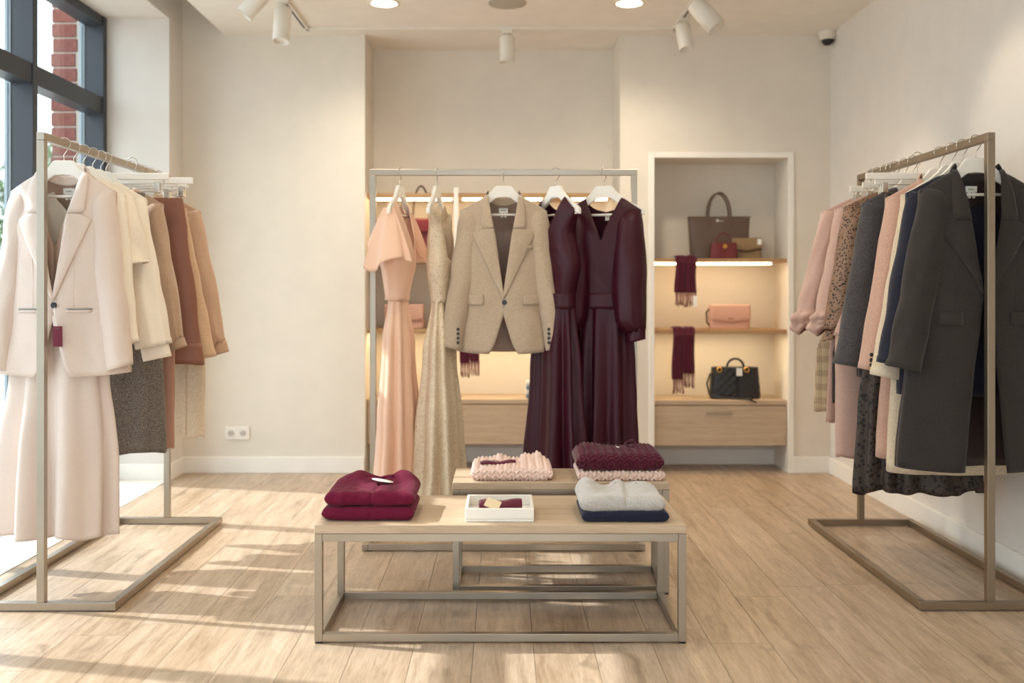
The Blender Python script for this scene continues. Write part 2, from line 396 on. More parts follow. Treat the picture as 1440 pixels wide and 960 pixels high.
spot(-1.13, 5.10, (-.02, -.22, -1), 'white track spotlight at the left bend of the track, tilted slightly toward the viewer', r_=.044, L=.185, drop=.06)
spot(-1.13, 4.72, (-.62, -.1, -.75), 'white track spotlight at the top left edge of the picture, aimed at the window', L=.18, drop=.06)
spot(.02, 5.70, (0, .02, -1), 'white track spotlight hanging straight down in the middle of the track', SPOT*.8)
spot(.985, 5.45, (.12, -.25, -1), 'white track spotlight at the right bend of the track, nearly upright')
spot(.985, 5.02, (.55, -.3, -.8), 'white track spotlight aimed steeply at the right wall, behind it the upright one', SPOT*1.1, r_=.05, L=.18)
spot(.985, 3.6, (.8, .1, -.75), 'white track spotlight outside the picture aimed at the right rack', SPOT)
cm = thing('security_camera', 'small white dome security camera in the back right ceiling corner', 'camera', (1.885, 5.8, ZC))
MB().cyl((0, 0, -.03), .05, .03, 28).cyl((.0, .0, -.05), .044, .02, 28).build('body', LAMPW, cm, bevel=.003)
MB().grid(lambda u, v: (.034*math.cos(v*PI/2)*math.cos(2*PI*u), .034*math.cos(v*PI/2)*math.sin(2*PI*u)-.01, -.05-.034*math.sin(v*PI/2)), 24, 8, True).build('dome', BLACK, cm, True)
sk = thing('wall_socket', 'white double power socket low on the back wall left of the recess', 'socket', (-1.565, YB, .235))
MB().box(-.072, .072, -.01, 0, -.038, .038).build('faceplate', LAC, sk, bevel=.003)
for s_ in (-.035, .035):
    q = MB().cyl((s_, -.013, 0), .026, .004, 28, 'y').build('socket_insert', LAC, sk, bevel=.001)
    MB().cyl((s_, -.0145, 0), .019, .002, 24, 'y').build('socket_well', plain('socket_shade', (196, 190, 180), .6), q)
    MB().cyl((s_-.009, -.016, 0), .0026, .002, 8, 'y').cyl((s_+.009, -.016, 0), .0026, .002, 8, 'y').build('pin_hole', BLACK, q)

# ---------------------------------------------------------------- shelves and cabinets
ledm = emis('led_strip_glow', (255, 226, 176), LED)
def shelf(x0, x1, y0, y1, z, label, led=True, flat=False, th=.024, segs=None, mat=OAKD, led_gap=.03):
    t_ = thing('wall_shelf', label, 'shelf', ((x0+x1)/2, (y0+y1)/2, z-th)); cx, cy = (x0+x1)/2, (y0+y1)/2
    MB().box(x0-cx, x1-cx, y0-cy, y1-cy, 0, th).build('board', mat, t_, bevel=.0015)
    if led:
        for a, b in (segs or [(x0+.02, x1-led_gap)]):
            MB().box(a-cx, b-cx, y0-cy+(.05 if flat else .01), y0-cy+(.09 if flat else .034), -.0012 if flat else -.012, -.0005).build('light_strip', ledm, t_)
    return t_
shelf(NX0+.001, NX1-.001, YB+.015, NY-.001, 1.262, 'oak shelf with lit edge holding the tote in the right niche', segs=[(NX0+.01, NX1-.09)])
shelf(NX0+.001, NX1-.001, YB+.015, NY-.001, .842, 'oak shelf under the pink clutch in the right niche', segs=[(NX0+.03, NX1-.1)], flat=True)
def cabinet(x0, x1, y0, y1, z0, z1, label, doors, handle=None, th=.028):
    t_ = thing('wall_cabinet', label, 'cabinet', (x0, y0, z0)); W_, D_, H_ = x1-x0, y1-y0, z1-z0
    MB().box(0, W_, .02, D_, 0, H_-th).build('body', OAKD, t_)
    MB().box(0, W_, 0, D_, H_-th+.001, H_).build('worktop', OAK, t_, bevel=.0015)
    for i, (a, b) in enumerate(doors):
        d = MB().box(a-x0+.003, b-x0-.003, .002, .019, .003, H_-th-.005).build('drawer_front', OAK, t_, bevel=.0015)
        if handle:
            hx = handle-x0
            h = MB(); h.box(hx-.078, hx+.078, -.022, -.014, H_-th-.052, H_-th-.042).box(hx-.07, hx-.062, -.015, .002, H_-th-.05, H_-th-.044).box(hx+.062, hx+.07, -.015, .002, H_-th-.05, H_-th-.044)
            h.build('handle', NICK, d, bevel=.001)
    return t_
cabinet(NX0+.001, NX1-.001, YB+.015, NY-.001, .155, .425, 'floating oak drawer cabinet at the bottom of the right niche', [(NX0, NX1)], 1.27)
cabinet(RX0+.002, RX1-.002, 5.93, RY-.001, .155, .425, 'long floating oak cabinet in the centre recess behind the dresses', [(RX0+.002, -.32), (-.32, .17), (.17, RX1-.002)])
cs = [(-.78, -.31), (-.245, .23), (.36, .62)]
shelf(RX0+.001, RX1-.04, 5.95, RY-.001, 1.655, 'upper oak shelf with light strips behind the centre rack', segs=cs, th=.03)
shelf(RX0+.001, RX1-.04, 5.95, RY-.001, 1.262, 'oak shelf under the burgundy bag in the centre recess', led=False)
shelf(RX0+.001, RX1-.04, 5.95, RY-.001, .842, 'lower oak shelf in the centre recess holding the half-hidden pink clutch', flat=True)
dv = thing('shelf_divider', 'narrow white upright between the light strips of the centre shelving', 'divider', (-.282, 5.935, 1.262))
MB().box(-.014, .014, 0, .012, 0, .425).build('upright', LAC, dv, bevel=.004)
fg = thing('folded_cloths', 'small stack of grey blue folded cloths at the dress hem on the centre cabinet', 'cloths', (.175, 6.02, .425))
for k_ in range(4): MB().box(-.04, .04, -.05, .05, k_*.026, k_*.026+.025).build('folded_cloth', fabric(('greyblue_cloth', 'pale_cloth')[k_ % 2], ((120, 132, 148), (214, 208, 202))[k_ % 2]), fg, bevel=.008)

# ================================================================ FURNITURE
def bar(m, a, b, w_=.025):       # square tube between two points along one axis
    lo = [min(p, q)-w_/2 for p, q in zip(a, b)]; hi = [max(p, q)+w_/2 for p, q in zip(a, b)]
    return m.box(lo[0], hi[0], lo[1], hi[1], lo[2], hi[2])
def rack(cx, cy, L, D, along, label, mt, H=1.6, upr=.0):
    t_ = thing('clothes_rack', label, 'clothes rack', (cx, cy, 0), 0 if along == 'x' else PI/2); h = L/2; d = D/2; w_ = .026
    zb = .004+w_/2
    for s_ in (-1, 1):
        bar(MB(), (s_*(h-w_/2), -d+w_/2, zb), (s_*(h-w_/2), d-w_/2, zb), w_).build('base_bar', mt, t_, bevel=.0015)
        bar(MB(), (-h+w_*1.5+.0005, s_*(d-w_/2), zb), (h-w_*1.5-.0005, s_*(d-w_/2), zb), w_).build('base_bar', mt, t_, bevel=.0015)
        bar(MB(), (s_*(h-w_/2), 0, zb+w_+.0005), (s_*(h-w_/2), 0, H-w_*1.5-.0005), w_).build('upright', mt, t_, bevel=.0015)
        for q in (-1, 1): MB().box(s_*(h-.03)-.014, s_*(h-.03)+.014, q*(d-.016)-.01, q*(d-.016)+.01, 0, .004).build('foot_pad', BLACK, t_)
    bar(MB(), (-h+w_/2, 0, H-w_/2), (h-w_/2, 0, H-w_/2), w_).build('hanging_rail', mt, t_, bevel=.0015)
    return t_
RL = (-1.545, 1.63); RLX = {}
rack(-1.545, 3.955, 1.27, .50, 'y', 'pale nickel garment rack on the left beside the window', NICK)
rack(1.63, 3.94, 1.23, .475, 'y', 'bronze toned garment rack on the right beside the wall', NICKD)
rack(0, 4.35, 1.165, .52, 'x', 'champagne metal garment rack standing in the centre, behind the tables', NICK)
def table(x0, x1, y0, y1, H, label, th=.026, w_=.024):
    t_ = thing('display_table', label, 'table', ((x0+x1)/2, (y0+y1)/2, 0)); a, b = (x1-x0)/2, (y1-y0)/2
    MB().box(-a, a, -b, b, H-th, H).build('tabletop', OAK, t_, bevel=.002)
    zt = H-th-w_/2-.0005; zb = .006+w_/2; ia, ib = a-w_/2, b-w_/2
    for sx in (-1, 1):
        for sy in (-1, 1):
            bar(MB(), (sx*ia, sy*ib, zb), (sx*ia, sy*ib, zt), w_).build('leg', NICK, t_, bevel=.0015)
            MB().box(sx*ia-.01, sx*ia+.01, sy*ib-.01, sy*ib+.01, 0, .006).build('foot_pad', BLACK, t_)
    for z_, n_ in ((zb, 'lower_bar'), (zt, 'upper_bar')):
        for s_ in (-1, 1):
            bar(MB(), (-ia+w_+.0005, s_*ib, z_), (ia-w_-.0005, s_*ib, z_), w_).build(n_, NICK, t_, bevel=.0015)
            bar(MB(), (s_*ia, -ib+w_+.0005, z_), (s_*ia, ib-w_-.0005, z_), w_).build(n_, NICK, t_, bevel=.0015)
    return t_
table(-.574, .555, 3.02, 3.46, .36, 'long low display table with pale oak top in front, carrying the tray')
table(-.18, .585, 3.51, 3.79, .395, 'shorter pale oak display table behind the front one, carrying chunky knits')

# ================================================================ HANGERS
HW = plain('hanger_white', (238, 233, 224), .42)
def hook_mb(rot=0):
    m = MB(); P = []
    for k in range(13):
        a = math.radians(205 - k*(205+35)/12); P.append((.0215*math.cos(a), 0, -.013+.0215*math.sin(a)))
    P += [(.010, 0, -.038), (0, 0, -.052), (0, 0, -.08)]
    m.tube(P, .0017, 8); m.xf(Matrix.Rotation(rot, 4, 'Z')); return m
HP = [(0, -.072, -.122), (.03, -.072, -.125), (.038, -.076, -.130), (.055, -.098, -.143), (.085, -.124, -.162), (.13, -.150, -.184), (.165, -.170, -.198), (.178, -.182, -.205)]
def make_hanger(label, loc, rz, hookrot=0, grp=None, bar_=True):
    t_ = thing('clothes_hanger', label, 'hanger', loc, rz, grp)
    m = MB(); top = [(x_, a) for x_, a, b in HP]; bot = [(x_, b) for x_, a, b in HP]
    out = top + bot[::-1]; n = len(HP)
    full = [(-x_, z_) for x_, z_ in top[::-1]] + top[1:] + bot[::-1] + [(-x_, z_) for x_, z_ in bot[1:]]
    full = [p for i, p in enumerate(full) if p != full[i-1]]
    # built as quads between top and bottom line for clean bevels
    xs = [(-x_, a, b) for x_, a, b in HP[::-1]] + HP[1:]
    for (xa, ta, ba), (xb, tb, bb) in zip(xs, xs[1:]):
        th1 = .008; k = len(m.v)
        ya = .006*(abs(xa)/.2)*0
        m.v += [(xa, -th1, ta), (xb, -th1, tb), (xb, -th1, bb), (xa, -th1, ba), (xa, th1, ta), (xb, th1, tb), (xb, th1, bb), (xa, th1, ba)]
        m.f += [(k, k+1, k+2, k+3), (k+7, k+6, k+5, k+4), (k, k+4, k+5, k+1), (k+3, k+2, k+6, k+7)]
    k = len(m.v); xa, ta, ba = xs[0]; m.v += [(xa, -.008, ta), (xa, -.008, ba), (xa, .008, ba), (xa, .008, ta)]; m.f.append((k, k+1, k+2, k+3))
    k = len(m.v); xa, ta, ba = xs[-1]; m.v += [(xa, -.008, ta), (xa, -.008, ba), (xa, .008, ba), (xa, .008, ta)]; m.f.append((k+3, k+2, k+1, k))
    m.build('shoulder_yoke', HW, t_, bevel=.003, weld=True)
    if bar_: MB().tube([(-.155, 0, -.198), (.155, 0, -.198)], .0055, 10).build('cross_bar', HW, t_, True)
    hook_mb(hookrot).build('hook', CHROME, t_, True)
    return t_
HID = dict(hw=.12)
def make_clip_hanger(label, loc, rz, hw=.165, grp=None, clips=(-.12, .12), bx_=0, bz=0):
    t_ = thing('clip_hanger', label, 'hanger', loc, rz, grp)
    MB().box(bx_-hw, bx_+hw, -.007, .007, -.098+bz, -.072+bz).build('wooden_bar', HW, t_, bevel=.002)
    MB().tube([(bx_-hw+.02, 0, -.098+bz), (bx_-hw+.02, 0, -.118+bz), (bx_+hw-.02, 0, -.118+bz), (bx_+hw-.02, 0, -.098+bz)], .0018, 6).build('clip_wire', CHROME, t_, True)
    for c_ in clips:
        MB().box(bx_+c_-.012, bx_+c_+.012, -.014, -.004, -.15+bz, -.11+bz).box(bx_+c_-.012, bx_+c_+.012, .004, .014, -.15+bz, -.11+bz).box(bx_+c_-.009, bx_+c_+.009, -.004, .004, -.125+bz, -.112+bz).build('clip', CHROME, t_, bevel=.002)
    hook_mb().build('hook', CHROME, t_, True)
    return t_

# ================================================================ GARMENTS
class Body:
    """Garment body hanging from a hanger. local x = across, -y = front, z down from rail top."""
    def __init__(s, sw=.195, nw=.075, zn=-.118, zs=-.182, W=None, D=.075, hem=-.82, V=None, nb=-.145, fold=.004, k=22, seed=0, hemcurve=0, arm=None):
        s.sw, s.nw, s.zn, s.zs, s.hem, s.nb, s.fold, s.k, s.seed = sw, nw, zn, zs, hem, nb, fold, k, seed
        s.W = sorted(W or [(hem, .215), (-.55, .19), (-.40, .19), (zs, sw)]); s.D = sorted(D if isinstance(D, list) else [(hem, D), (-.3, D), (zn, D*.9)])
        s.V = sorted(V or [(-.6, .0), (zn, nw)]); s.hc = hemcurve
    def w(s, z): return s.sw if z >= s.zs else sm(s.W, z)
    def ztop(s, x):
        x = abs(x)
        if x <= s.nw: return s.zn
        k = clamp((x-s.nw)/(s.sw-s.nw)); return s.zn + (s.zs-s.zn)*(k**1.25)
    def y(s, x, z, side=-1):
        W_ = s.w(z); q = clamp(abs(x)/W_)
        g = clamp((s.ztop(x)-z)/.15)**.55
        b = sm(s.D, z)*math.sqrt(max(0, 1-q**2.4))*g
        fa = s.fold*clamp((s.zs-z)/.5)*(1-q**6)*g
        f = fa*(math.sin(x*s.k*2+3*nz(x*3, s.seed, z*1.5)+s.seed) + 1.6*nz(x*14, s.seed*3.1, z*4))
        wr = .005*g*nz(x*16+7, s.seed, z*10) + .0025*g*nz(x*30+z*24, s.seed+3, z*9-x*8)
        return side*(b+f+wr+.0095)
    def panel(s, side, sgn, nu=22, nv=44):
        V_ = s.V if side < 0 else sorted([(s.nb, 0.), (s.zn, s.nw)])
        def vin(z):
            if side > 0:
                t_ = clamp((s.zn-z)/(s.zn-s.nb)); return s.nw*math.sqrt(max(0, 1-t_*t_))
            return interp(V_, z)
        def fn(u, v):
            a = math.sin(u*PI/2)
            xt = s.nw + (s.sw-s.nw)*a; zt = s.ztop(xt)
            zh = s.hem + s.hc*(a**2) if side < 0 else s.hem + s.hc*(a**2)
            z = zt + (zh-zt)*(v**1.25)
            W_ = s.w(z); xi = min(vin(z), W_*.98); x = xi + (W_-xi)*a
            return (sgn*x, s.y(sgn*x, z, side) if a < .9999 else 0, z)
        return MB().grid(fn, nu, nv)
    def strip(s, zs_, xl, xr, off=.004, nc=8, sgn=1, th=.003):
        """a patch lying on the front surface: zs_ list of z, xl/xr functions or tables"""
        L_ = sorted(xl) if isinstance(xl, list) else None; R_ = sorted(xr) if isinstance(xr, list) else None
        m = MB(); n = len(zs_)-1
        def fn(u, v):
            i = int(round(v*n)); z = zs_[i]; a = interp(L_, z) if L_ else xl; b = interp(R_, z) if R_ else xr
            x = a+(b-a)*u; return (sgn*x, s.y(sgn*x, z, -1)-off-.003*math.sin(PI*u), z)
        return m.grid(fn, nc, n)
def zr(a, b, n): return [a+(b-a)*i/n for i in range(n+1)]
def sleeve_mb(B, sgn, L=.6, rx=.05, ry=.045, rend=.04, lean=.055, fwd=-.012, puff=0, n=26, nv=40, seed=0, bend=.0, wr=.004, top=.0, gather=0, zstart=None):
    z0 = (zstart if zstart is not None else B.zs)+.006
    def fn(u, v):
        t_ = v**1.15; z = z0 - L*t_
        cap = clamp(t_/.15); c_ = math.sqrt(max(0.0, 1-(1-cap)**2))
        R = rx + (rend-rx)*t_ + puff*math.sin(PI*clamp(t_))**1.2*(.4+.6*t_)
        Ry = ry + (rend*.9-ry)*t_ + puff*.8*math.sin(PI*clamp(t_))**1.2
        if gather: 
            q = clamp((t_-.9)/.1); R += (gather-R)*q*q; Ry += (gather*.8-Ry)*q*q
        out = B.sw + .012*c_ - .012 + lean*t_ + .012*math.sin(PI*t_)*0 + puff*.6*math.sin(PI*t_)
        a = 2*PI*u; rr = R*(.12+.88*c_); rry = Ry*(.12+.88*c_)
        d = 1.5*wr*clamp(t_*4)*(nz(math.cos(a)*1.4+seed, math.sin(a)*1.4+z*4, z*9) + .3*math.sin(z*28+2*math.cos(a)+seed)*clamp(1-abs(t_-.5)*2.2))
        if gather or puff: d += .006*math.cos(a*9+seed)*clamp((t_-.3)/.6)
        cx = out - rr; cy = fwd*t_*2 + bend*math.sin(PI*t_) - .012*c_
        return (sgn*(cx+(rr+d)*math.cos(a)), cy+(rry+d)*math.sin(a), z + (.012*math.cos(a) if t_ > .95 else 0))
    return MB().grid(fn, n, nv, True), z0-L
def tubeg(tab, n=72, nv=60, folds=None, seed=0, cx=None, hemw=.006):
    """tab: [(z, rx, ry)], folds: (k, amp table)"""
    tx = sorted((z, a) for z, a, b in tab); ty = sorted((z, b) for z, a, b in tab); z0, z1 = tx[-1][0], tx[0][0]
    def fn(u, v):
        z = z0+(z1-z0)*v; a = 2*PI*u; rx, ry = sm(tx, z), sm(ty, z); f = 0
        if folds:
            k, at = folds; A = sm(sorted(at), z); ph = 1.3*nz(math.cos(a)*1.2+seed, math.sin(a)*1.2, 3.3)
            q = math.cos(k*a+ph*3+seed); f = A*(q*.8+.35*math.cos(2.3*k*a/2+seed*2) ) * (1+.5*nz(math.cos(a)*2, math.sin(a)*2+seed, z*1.5))
        f += .002*nz(math.cos(a)*3+seed, math.sin(a)*3, z*12)
        c0 = interp(sorted(cx), z) if cx else 0
        zz = z + hemw*v**8*nz(math.cos(a)*2, math.sin(a)*2, seed+5)*2
        return (c0+(rx+f)*math.cos(a), (ry+f)*math.sin(a), zz)
    return MB().grid(fn, n, nv, True)
def button(parent, x, y, z, m, r_=.009, axis='y', name='button'):
    b = MB(); b.cyl((x, y-.003, z), r_, .005, 14, axis); o = b.build(name, m, parent, bevel=.001)
    MB().cyl((x-.0025, y-.0036, z), .0012, .001, 6, axis).cyl((x+.0025, y-.0036, z), .0012, .001, 6, axis).build('button_hole', INK, o); return o
def care_label(B, parent, x=0, z=-.165, w_=.04, h=.022, side=1, tails=True, y=None):
    yb = (B.y(x, z, 1) if y is None else y)-.006
    q = MB().box(x-w_/2, x+w_/2, yb-.001, yb, z-h, z).build('neck_label', PAPER, parent)
    k = MB()
    for i in range(6): k.box(x-w_*.22+i*w_*.08, x-w_*.22+i*w_*.08+w_*.045, yb-.0016, yb-.0009, z-h*.6, z-h*(.34+.12*(i % 2)))
    k.build('label_print', INK, q)
    if tails: MB().box(x-.012, x-.002, yb-.002, yb-.001, z-h-.02, z-h+.002).box(x+.003, x+.013, yb-.002, yb-.001, z-h-.02, z-h+.002).build('care_tab', PAPER, q)
def collar_back(B, h=.038, flare=.016, ry=.03, tilt=.0):
    """folded collar standing round the back of the neck, open towards the front"""
    nw = B.nw
    def fn(u, v):
        a = -0.25 + (PI+.5)*u
        if v < .5: q = v/.5; rr = 0.0; z = B.zn-.012 + (h)*q; rr = -.001*q
        else: q = (v-.5)/.5; z = B.zn-.012 + h - (h*.95)*q; rr = flare*q**.7+.003
        zz = z - .028*(math.sin(clamp(u)*PI)**2) ; zz -= .0
        return ((nw+rr-.002)*math.cos(a), (ry+rr)*math.sin(a)+.0, zz)
    return MB().grid(fn, 36, 10)
def jacket(name, label, cat, loc, rz, mat, hem=-.82, sw=.195, nw=.072, btn=-.575, Wt=None, D=.07, cut=.05, sleeves=None, sleeve_m=None, buttons=1, bmat=None, flap='flap', lap_w=.085,
           notch=-.275, fold=.003, seed=1, lining=None, openx=0, cuffb=0, hemcurve=.01, pz=None, lapels=True, group=None, vneck=None, label_on=True, lod=1, collar=True, inner_seam=True, px=(.075, .145), zs=-.182, collw=.05):
    t_ = thing(name, label, cat, loc, rz, group); bm_ = bmat or BLACK
    V = vneck or [(hem, cut), (hem+.04, cut*.62 if openx == 0 else cut), (btn-.06, openx), (btn, openx-.004 if openx else -.006), (btn+.02, openx+.0), (-.30, nw*.52+openx*.5), (-.2, nw*.80), (-.118, nw)]
    B = Body(sw, nw, -.118, zs, Wt, D, hem, V, -.15, fold, 16, seed, hemcurve)
    for sgn in (-1, 1): B.panel(-1, sgn, 22, int(46*lod)).build('front_panel', mat, t_, True, solid=.0025)
    bk = B.panel(1, 1); bk2 = B.panel(1, -1); k = len(bk.v); bk.v += bk2.v; bk.f += [tuple(i+k for i in q) for q in bk2.f]
    bp_ = bk.build('back_panel', lining or mat, t_, True, solid=.0025, weld=True)
    if inner_seam:
        sm_ = MB(); pts = [(0, B.y(0, z, 1)-.004, z) for z in zr(B.nb-.01, hem+.02, 14)]; sm_.tube(pts, .0012, 5).build('back_seam', lining or mat, bp_, True)
    # shell behind the lining so the outside keeps its cloth
    if lapels:
        xin = lambda z: interp(B.V, z)
        zz = zr(B.zn+.004, notch, 9)
        cw = collw
        for sgn in (-1, 1):
            # upper collar leaf
            L_ = [(z, xin(z)-.002) for z in zz]; R_ = [(B.zn+.004, nw+.012), (-.14, nw+.02), ((B.zn+notch)/2, xin((B.zn+notch)/2)+cw*.8), (notch+.012, xin(notch)+cw*1.08), (notch, xin(notch)+cw*.95)]
            B.strip(zz, L_, R_, .006, 6, sgn).build('collar', mat, t_, True, solid=.004)
            z2 = [notch-.002-.0001*i for i in range(1)] + zr(notch-.004, btn+.012, 18)
            L2 = [(z, xin(z)-.002) for z in z2]; R2 = [(btn+.012, xin(btn+.012)+.004), (btn+.07, xin(btn+.07)+lap_w*.26), (notch-(notch-btn)*.45, xin(notch-(notch-btn)*.45)+lap_w*.66), (notch-.028, xin(notch)+lap_w*1.02), (notch-.012, xin(notch)+lap_w*1.0), (notch-.002, xin(notch)+cw*.62)]
            B.strip(z2, L2, R2, .0045, 8, sgn).build('lapel', mat, t_, True, solid=.004)
    if collar:
        collar_back(B).build('back_collar', mat, t_, True, solid=.003)
    if buttons:
        bx_ = .004
        for i in range(buttons):
            z = btn - .004 - i*.1; button(t_, bx_+(openx and -openx), B.y(bx_, z, -1)-.006, z, bm_, .0105)
    if flap:
        z = pz or btn-.0
        for sgn in (-1, 1):
            if flap == 'flap':
                B.strip(zr(z, z-.045, 5), px[0], px[1], .005, 8, sgn).build('pocket_flap', mat, t_, True, solid=.003)
            else:
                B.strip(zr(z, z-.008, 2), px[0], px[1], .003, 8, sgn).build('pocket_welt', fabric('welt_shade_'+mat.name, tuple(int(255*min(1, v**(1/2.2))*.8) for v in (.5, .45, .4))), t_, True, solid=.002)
                B.strip(zr(z-.006, z-.013, 2), px[0], px[1], .004, 8, sgn).build('pocket_lip', mat, t_, True, solid=.002)
    if inner_seam and flap:
        for sgn in (-1, 1):
            q = [(sgn*(px[0]+.028+.006*math.sin((z+.4)*9)), B.y(sgn*(px[0]+.028), z, -1)-.0022, z) for z in zr(-.39, (pz or btn)+.004, 8)]
            MB().tube(q, .0011, 5).build('dart_seam', mat, t_, True)
    sl_ = sleeves or {}
    for sgn in (-1, 1):
        m, ze = sleeve_mb(B, sgn, seed=seed+sgn, **sl_)
        so_ = m.build('sleeve', sleeve_m or mat, t_, True, solid=.0022)
        if cuffb:
            end = sl_.get('lean', .055)+B.sw; R_ = sl_.get('rend', .04)
            cf = sl_.get('fwd', -.012)*2
            for i in range(cuffb):
                zz_ = ze+.025+i*.019
                button(so_, sgn*(end-R_*1.72 if cuffb != 3 else end-R_*.62), cf-R_*(.62 if cuffb != 3 else .80)-.018, zz_, bm_, .0072)
    if label_on: care_label(B, t_)
    return t_, B

BL = fabric('blush_crepe', (218, 202, 192), (210, 192, 180), .6, .15, 420, .6, .03)
BLIN = satin('blush_lining', (196, 166, 146))
OAT = fabric('oatmeal_wool', (196, 176, 154), (168, 147, 125), .95, .3, 420, .5, .15)
OLIN = satin('taupe_lining', (170, 142, 126))
CHAR = fabric('charcoal_wool', (64, 58, 55), (42, 38, 37), .95, .12, 520, .6, .2)
CLIN = satin('dark_lining', (52, 38, 36))
NAVY = fabric('navy_wool', (44, 45, 60), (26, 27, 38), .95, .2, 300, .5, .4)
CREAM = fabric('cream_wool', (222, 206, 182), (196, 178, 150), .95, .3, 260, .5, .4)
PINKW = fabric('dusty_pink_wool', (202, 166, 148), (184, 146, 128), .95, .3, 260, .5, .4)
PINKS = fabric('soft_pink_cloth', (202, 170, 156), (188, 152, 138), .85, .3, 300, .6, .15)
IVORY = fabric('ivory_cotton', (240, 230, 214), (230, 218, 200), .8, .2, 400, .6, .1)
TAUPE = fabric('taupe_cloth', (190, 162, 138), (174, 144, 120), .85, .3, 300, .6, .2)
BROWN = satin('cocoa_satin', (140, 92, 74), .45)
SAND = fabric('sand_wool', (206, 174, 142), (184, 150, 118), .9, .3, 300, .5, .3)
TAN = fabric('tan_cloth', (198, 166, 140), (184, 150, 124), .8, .3, 300, .6, .15)
ROSE = satin('rose_brown', (176, 132, 114), .55)
PEACH = satin('peach_satin', (240, 198, 170), .4)
BURG = satin('burgundy_crepe', (58, 9, 26), .45, 0, .3)
BURGD = satin('burgundy_dark', (52, 12, 26), .6)
SEQ = sequin('cream_sequin', (200, 176, 146), (240, 224, 198))
LEO = leopard('spotted_satin', (150, 116, 92), (30, 22, 20), 90, .5)
LEOD = leopard('dark_spotted_velvet', (70, 58, 52), (14, 10, 12), 60, .52)
PLAID = plaid('brown_check'); TWEED = tweed('black_white_tweed', (40, 35, 34), (176, 164, 150))
HR = 1.6
def hang(garment_label, loc, rz=0, hr=0, grp=None): return make_hanger(garment_label, loc, rz, hr, grp)
h0 = make_hanger('white hanger holding the blush blazer at the near end of the left rack', (-1.545, 3.50, HR), 0)
hl = lambda y, lab, x=-1.545: dup(h0, (x, y, HR), 0, lab)

# ---- left rack, front to back
yy = 3.50
SL = dict(L=.60, rx=.055, ry=.05, rend=.042, lean=.066, fwd=-.01)
jacket('blazer', 'pale blush blazer with one dark button, nearest on the left rack', 'blazer', (-1.545, yy, HR), 0, BL, hem=-.825, sw=.182, nw=.078, btn=-.575, Wt=[(-.825, .232), (-.6, .19), (-.42, .172), (-.182, .182)], D=.075, cut=.06, sleeves=dict(L=.62, rx=.052, ry=.05, rend=.044, lean=.075, fwd=-.015),
       flap='welt', lining=BLIN, lap_w=.075, notch=-.262, seed=2, pz=-.59, fold=.005, px=(.045, .125))
tg = thing('swing_tag', 'small burgundy paper swing tag dangling from the blush blazer button', 'tag', (-1.533, yy-.105, 1.6-.585))
MB().box(-.002, .030, -.004, -.002, -.135, -.065).build('card', plain('burgundy_card', (110, 24, 52), .6), tg)
MB().tube([(0, .004, 0), (.004, -.004, -.03), (.012, -.003, -.068)], .0009, 5).build('string', PAPER, tg); MB().cyl((.014, -.0045, -.072), .003, .001, 10, 'y').build('eyelet', CHROME, tg)
# dress under the blazer
dr = thing('dress', 'pale blush V-neck dress with long flared skirt under the blush blazer', 'dress', (-1.56, yy+.012, HR), 0)
Bd = Body(.15, .07, -.15, -.20, [(-.62, .125), (-.35, .14), (-.2, .15)], .045, -.64, [(-.64, 0), (-.375, .0), (-.27, .038), (-.15, .07)], -.2, .002, 12, 4)
for sgn in (-1, 1): Bd.panel(-1, sgn, 14, 30).build('bodice', BLIN, dr, True, solid=.002)
tubeg([(-.60, .125, .05), (-.80, .165, .062), (-1.1, .19, .075), (-1.385, .188, .085)], 150, 60, (7, [(-.6, .003), (-.8, .012), (-1.385, .042)]), 2).build('skirt', BL, dr, True, solid=.002)
# white tops
hl(3.58, 'white hanger of the ivory blouse directly behind the blush blazer')
def simple_top(name, label, cat, y, mat, x=-1.545, hem=-.8, sw=.185, Wt=None, sl=None, cuff=None, rz=0, seed=3, nw=.07, D=.038, V=None, loc=None, sleeves=True, group=None, cuffm=None, lab=False, strap=True):
    t_ = thing(name, label, cat, loc or (x, y, HR), rz, group)
    B = Body(sw, nw, -.118, -.182, Wt or [(hem, .2), (-.5, .18), (-.182, sw)], D, hem, V or [(-.25, 0), (-.2, .05), (-.118, nw)], -.15, .004, 18, seed, .005)
    m = B.panel(-1, 1, 18, 34)
    for sd, sg in ((-1, -1), (1, 1), (1, -1)):
        q = B.panel(sd, sg, 18, 34); k = len(m.v); m.v += q.v; m.f += [tuple(i+k for i in f) for f in q.f]
    m.build('bodice', mat, t_, True, solid=.002, weld=True)
    if sleeves:
        for sgn in (-1, 1):
            s_ = dict(L=.6, rx=.052, ry=.045, rend=.045, lean=.06); s_.update(sl or {})
            m, ze = sleeve_mb(B, sgn, seed=seed+sgn, **s_); so_ = m.build('sleeve', mat, t_, True, solid=.002)
            if cuff:
                R_, h_ = cuff; end = B.sw + s_['lean']; g_ = s_.get('gather', 0) or s_['rend']; cx = sgn*(end-g_); cy = s_.get('fwd', -.012)*2-.012
                lean_ = .012*sgn
                c = MB(); c.grid(lambda u, v: (cx+lean_*v+R_*math.cos(2*PI*u)+ .0006, cy+R_*.62*math.sin(2*PI*u), ze+.008-h_*v+.010*math.cos(2*PI*u)), 28, 4, True).build('cuff', cuffm or mat, so_, True, solid=.004)
    if lab: care_label(B, t_)
    return t_, B
simple_top('blouse', 'ivory long-sleeved blouse directly behind the blush blazer on the left rack', 'blouse', 3.58, IVORY, sl=dict(L=.545, lean=.062, rend=.04), hem=-.76, seed=5)
hl(3.66, 'white hanger of the ruffled cream blouse, third on the left rack')
